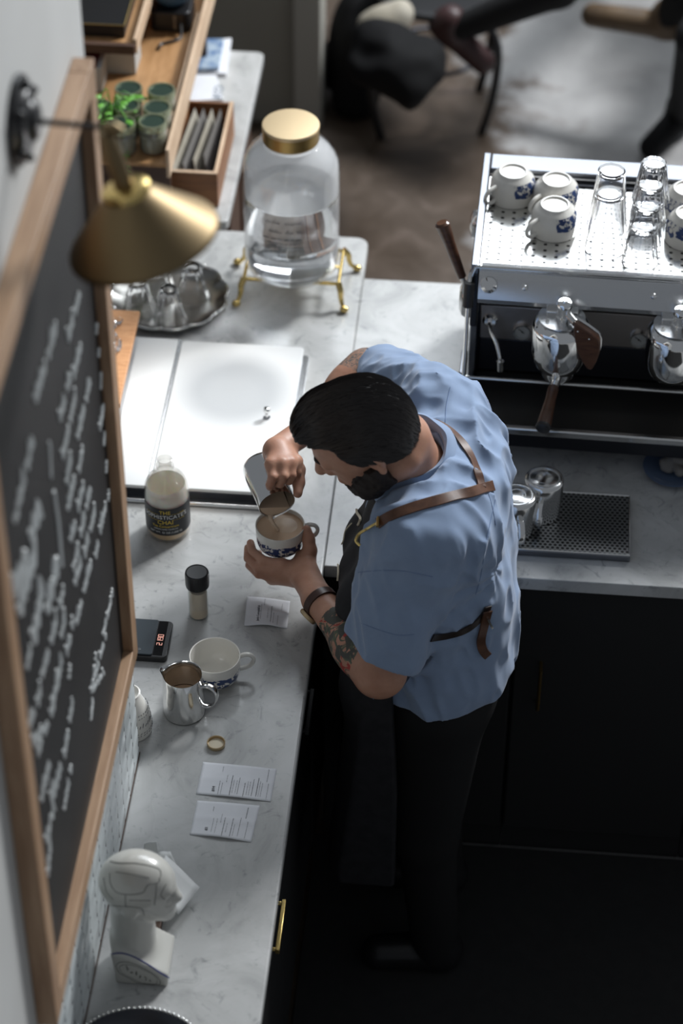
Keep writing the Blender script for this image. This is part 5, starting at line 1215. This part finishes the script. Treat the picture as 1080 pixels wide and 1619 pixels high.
def ribbon(pxs, wd, th, sub=6, off=.0015, bvh=bvh_s, smoothz=3, ext=()):
    """a flat strap laid on the cloth; its path is given as seen in the photo"""
    P_ = []; Nn = []
    for p in spline([Vector((x, y, 0)) for x, y in pxs], sub):
        h = bvh.ray_cast(CAM, _ray(p.x, p.y).normalized())
        if h[0] is None: continue
        P_.append(np.array(h[0])); Nn.append(np.array(h[1]))
    P_ = np.array(P_); Nn = np.array(Nn)
    for _ in range(smoothz):
        Nn[1:-1] = (Nn[:-2] + Nn[1:-1] * 2 + Nn[2:]) / 4; P_[1:-1] = (P_[:-2] + P_[1:-1] * 2 + P_[2:]) / 4
    vs = []; fs = []; n = len(P_)
    for i in range(n):
        nn = unit(Nn[i]); T = unit(P_[min(i + 1, n - 1)] - P_[max(i - 1, 0)]); S_ = unit(np.cross(T, nn)); c = P_[i] + nn * off
        for s_, t_ in ((-.5, 0), (-.46, 1), (.46, 1), (.5, 0)): vs.append(tuple(c + S_ * wd * s_ + nn * th * t_))
    for i in range(n - 1):
        for j in range(4): fs.append((i * 4 + j, i * 4 + (j + 1) % 4, i * 4 + 4 + (j + 1) % 4, i * 4 + 4 + j))
    fs += [(0, 1, 2, 3), tuple((n - 1) * 4 + j for j in (3, 2, 1, 0))]
    return B().add(vs, fs)

ap = F2_ = None
# apron bib and skirt (dark, mostly in shade on the man's front)
F = Field((.33, .12, -.62), (.62, .66, .42), .005, .04)
torso(F, .027, k=.055)
for yy_ in (.29, .385, .48): F.cap(V(.475, yy_, .36), V(.425, yy_, .16), .030, .055, k=.05); F.cap(V(.425, yy_, .16), V(.43, yy_, -.05), .055, .06, k=.05)
F.cap(V(.50, .27, -.10), V(.47, .27, -.55), .115, .125, k=.06); F.cap(V(.50, .47, -.10), V(.47, .47, -.55), .115, .125, k=.06)
F.cut(lambda x, y, z: x - .478 - .05 * np.clip(-z, 0, .3)); F.cut(lambda x, y, z: z - (.385 - 1.2 * np.clip(np.abs(y - .385) - .10, 0, 1))); F.cut(lambda x, y, z: -.58 - z)
F.cut(lambda x, y, z: np.abs(y - .385) - (.15 + .6 * np.clip(.12 - z, 0, .08)))
apron = link('apron', F.mesh(2), 'apron', me_t, world=True, angle=80)
obj('apron_strap', ribbon([(779, 768), (745, 778), (700, 789), (655, 802), (620, 815), (598, 828)], .0215, .0028), 'leather', me_t, world=True, bevel=.0006)
obj('apron_strap', ribbon([(676, 667), (700, 674), (722, 690), (742, 718), (754, 745), (761, 770)], .0200, .0028), 'leather', me_t, world=True, bevel=.0006)
obj('waist_strap', ribbon([(682, 1008), (715, 1003), (742, 992), (764, 972), (771, 958)], .0165, .0026), 'leather_dark', me_t, world=True)
st = obj('strap_end', ribbon([(770, 962), (764, 985), (759, 1005), (761, 1022), (768, 1034)], .0185, .003, off=.006), 'leather', me_t, world=True)
obj('strap_buckle', ribbon([(769, 972), (775, 988)], .0045, .004, off=.009), 'silver', me_t, world=True)
q = B()
hk = [np.array(bvh_s.ray_cast(CAM, _ray(x, y).normalized())[0] or PZ(x, y, .38)) + V(-.004, -.004, .006) for x, y in ((601, 828), (592, 833), (584, 838))]
e_ = hk[-1]; q.tube(spline([hk[0], hk[1], e_, e_ + V(-.014, -.004, -.010), e_ + V(-.020, -.008, -.024), e_ + V(-.012, -.012, -.032)], 5), .0030, 8)
q.tube([hk[0] + V(.0, -.011, 0), hk[0] + V(.0, .011, .004)], .0030, 8)
obj('brass_hook', q, 'brass_bright', me_t, world=True)
q = B()
bvh_a = BVHTree.FromPolygons([v.co + me_t.location for v in apron.data.vertices], [tuple(p.vertices) for p in apron.data.polygons])
for ln, r_ in (([(567, 795), (566, 810), (572, 820), (568, 832)], .0028), ([(558, 828), (548, 840), (545, 855), (541, 863)], .0014), ([(534, 868), (536, 885), (537, 905), (536, 918)], .0022)):
    onsurf(q, bvh_a, ln, r_, .003)
if len(q.bm.verts): obj('apron_cord', q, 'cream_cord', me_t, world=True)
# stitched seams on the shirt
q = B()
for ln in ([(712, 612), (706, 640), (704, 668)], [(566, 905), (600, 902), (640, 903), (684, 912)], [(783, 790), (770, 850), (760, 910), (752, 940)], [(745, 735), (772, 780), (784, 830)], [(571, 985), (600, 996), (630, 1004), (655, 1003)]):
    onsurf(q, bvh_s, ln, .0006, .0004)
obj('shirt_seams', q, 'stitch', me_t, world=True)
# watch
wd_ = unit(LW - LE); wc = LW - wd_ * .010; u1 = unit(np.cross(wd_, V(0, 0, 1))); u2 = np.cross(u1, wd_); q = B(); vs = []; fs = []
for i in range(40):
    a = 2 * PI * i / 40; rr = .0335
    for s_, t_ in ((-.5, 0), (-.45, 1), (.45, 1), (.5, 0)): vs.append(tuple(wc + (u1 * math.cos(a) + u2 * math.sin(a)) * (rr + .0028 * t_) + wd_ * .019 * s_))
for i in range(40):
    for j in range(4): fs.append((i * 4 + j, i * 4 + (j + 1) % 4, ((i + 1) % 40) * 4 + (j + 1) % 4, ((i + 1) % 40) * 4 + j))
wt = obj('watch', q.add(vs, fs), 'leather_watch', me_t, world=True)
wn = unit(-u1 * .8 - V(0, 0, .55)) if (-u1)[0] < 0 else unit(u1 * .8 - V(0, 0, .55)); wn = unit(wn - wd_ * (wn @ wd_))
Mw = Matrix.Translation(Vector(wc + wn * .033)) @ Vector(wn).to_track_quat('Z', 'Y').to_matrix().to_4x4()
wf = obj('watch_face', B().lathe([(0, 0), (.019, 0), (.020, .002), (.020, .006), (.018, .0085), (0, .0085)], 40, M=Mw), 'gold_lid', wt); wf.data.transform(Matrix.Translation(-me_t.location))
# trousers and shoes
F = Field((.38, .12, -.92), (.76, .62, .06), .009, .05)
F.ell(PEL + V(.01, 0, -.03), (.125, .175, .12), k=.05)
for y0_, y1__ in ((.28, .26), (.46, .48)): F.cap(V(.57, y0_, -.10), V(.555, y1__, -.48), .100, .070, k=.05); F.cap(V(.555, y1__, -.48), V(.585, y1__, -.86), .066, .052, k=.02)
F.cut(lambda x, y, z: -.885 - z)
link('trousers', F.mesh(3), 'denim_black', me_t, world=True, angle=80)
for yy in (.26, .48):
    F = Field((.38, yy - .09, -.925), (.68, yy + .09, -.78), .005, .04); F.cap(V(.60, yy, -.868), V(.46, yy + (yy - .37) * .1, -.878), .046, .040, k=.02); F.cap(V(.60, yy, -.868), V(.59, yy, -.82), .044, .046, k=.02); F.cut(lambda x, y, z: -.906 - z)
    link('shoe', F.mesh(2), 'black_plastic', me_t, world=True, angle=80)

# ---- what he holds
t = make_cup('coffee_mug', 'white blue printed mug full of latte held in the left hand of the barista', 'mug', tuple(CUP), R(12))
obj('latte', B().lathe([(0, .0585), (.0488, .0585), (.0488, .0570), (0, .0570)], 64), 'latte', t)
q = B().lathe([(0, .0590), (.0225, .0590), (.024, .0586)], 48, (.012, .004, 0), fn=lambda a, r, z: 1 - .35 * math.exp(-((a - 3.6) / .35) ** 2))
obj('latte_foam', q, 'milk', t)
t = make_pitcher('milk_pitcher', 'tilted steel milk pitcher in the right hand of the barista, pouring', tuple(PR - pax * 0.0), 0, None, .112, False)
zax = Vector(-pax); xax = Vector(-hz); yax = zax.cross(xax); Mr = Matrix((xax, yax, zax)).transposed(); t.rotation_euler = Mr.to_euler(); t.location = Vector(PR) - zax * .112
sg_ = [(.036 * math.cos(a_), .036 * math.sin(a_)) for a_ in [R(k) for k in range(-68, 69, 8)]]
obj('milk', B().prism(sg_, .012, .1095), 'milk', t)
sp0 = Vector(PR - hz * .0455); surf = CUP + V(-.003, -.010, .0595)
q = B(); q.tube(spline([Vector(PR - hz * .040 + pax * .012), sp0 + Vector((0, 0, .002)), sp0 * .6 + Vector(surf) * .4 + Vector((0, -.003, .002)), Vector(surf)], 6), [.0085, .0080, .0075, .0070, .0062, .0056, .0052, .0048, .0044, .0042, .0040] + [.0038] * 8, 14)
o = tag(obj('milk_stream', q, 'milk'), 'stream of milk falling from the tilted pitcher into the mug', 'milk')
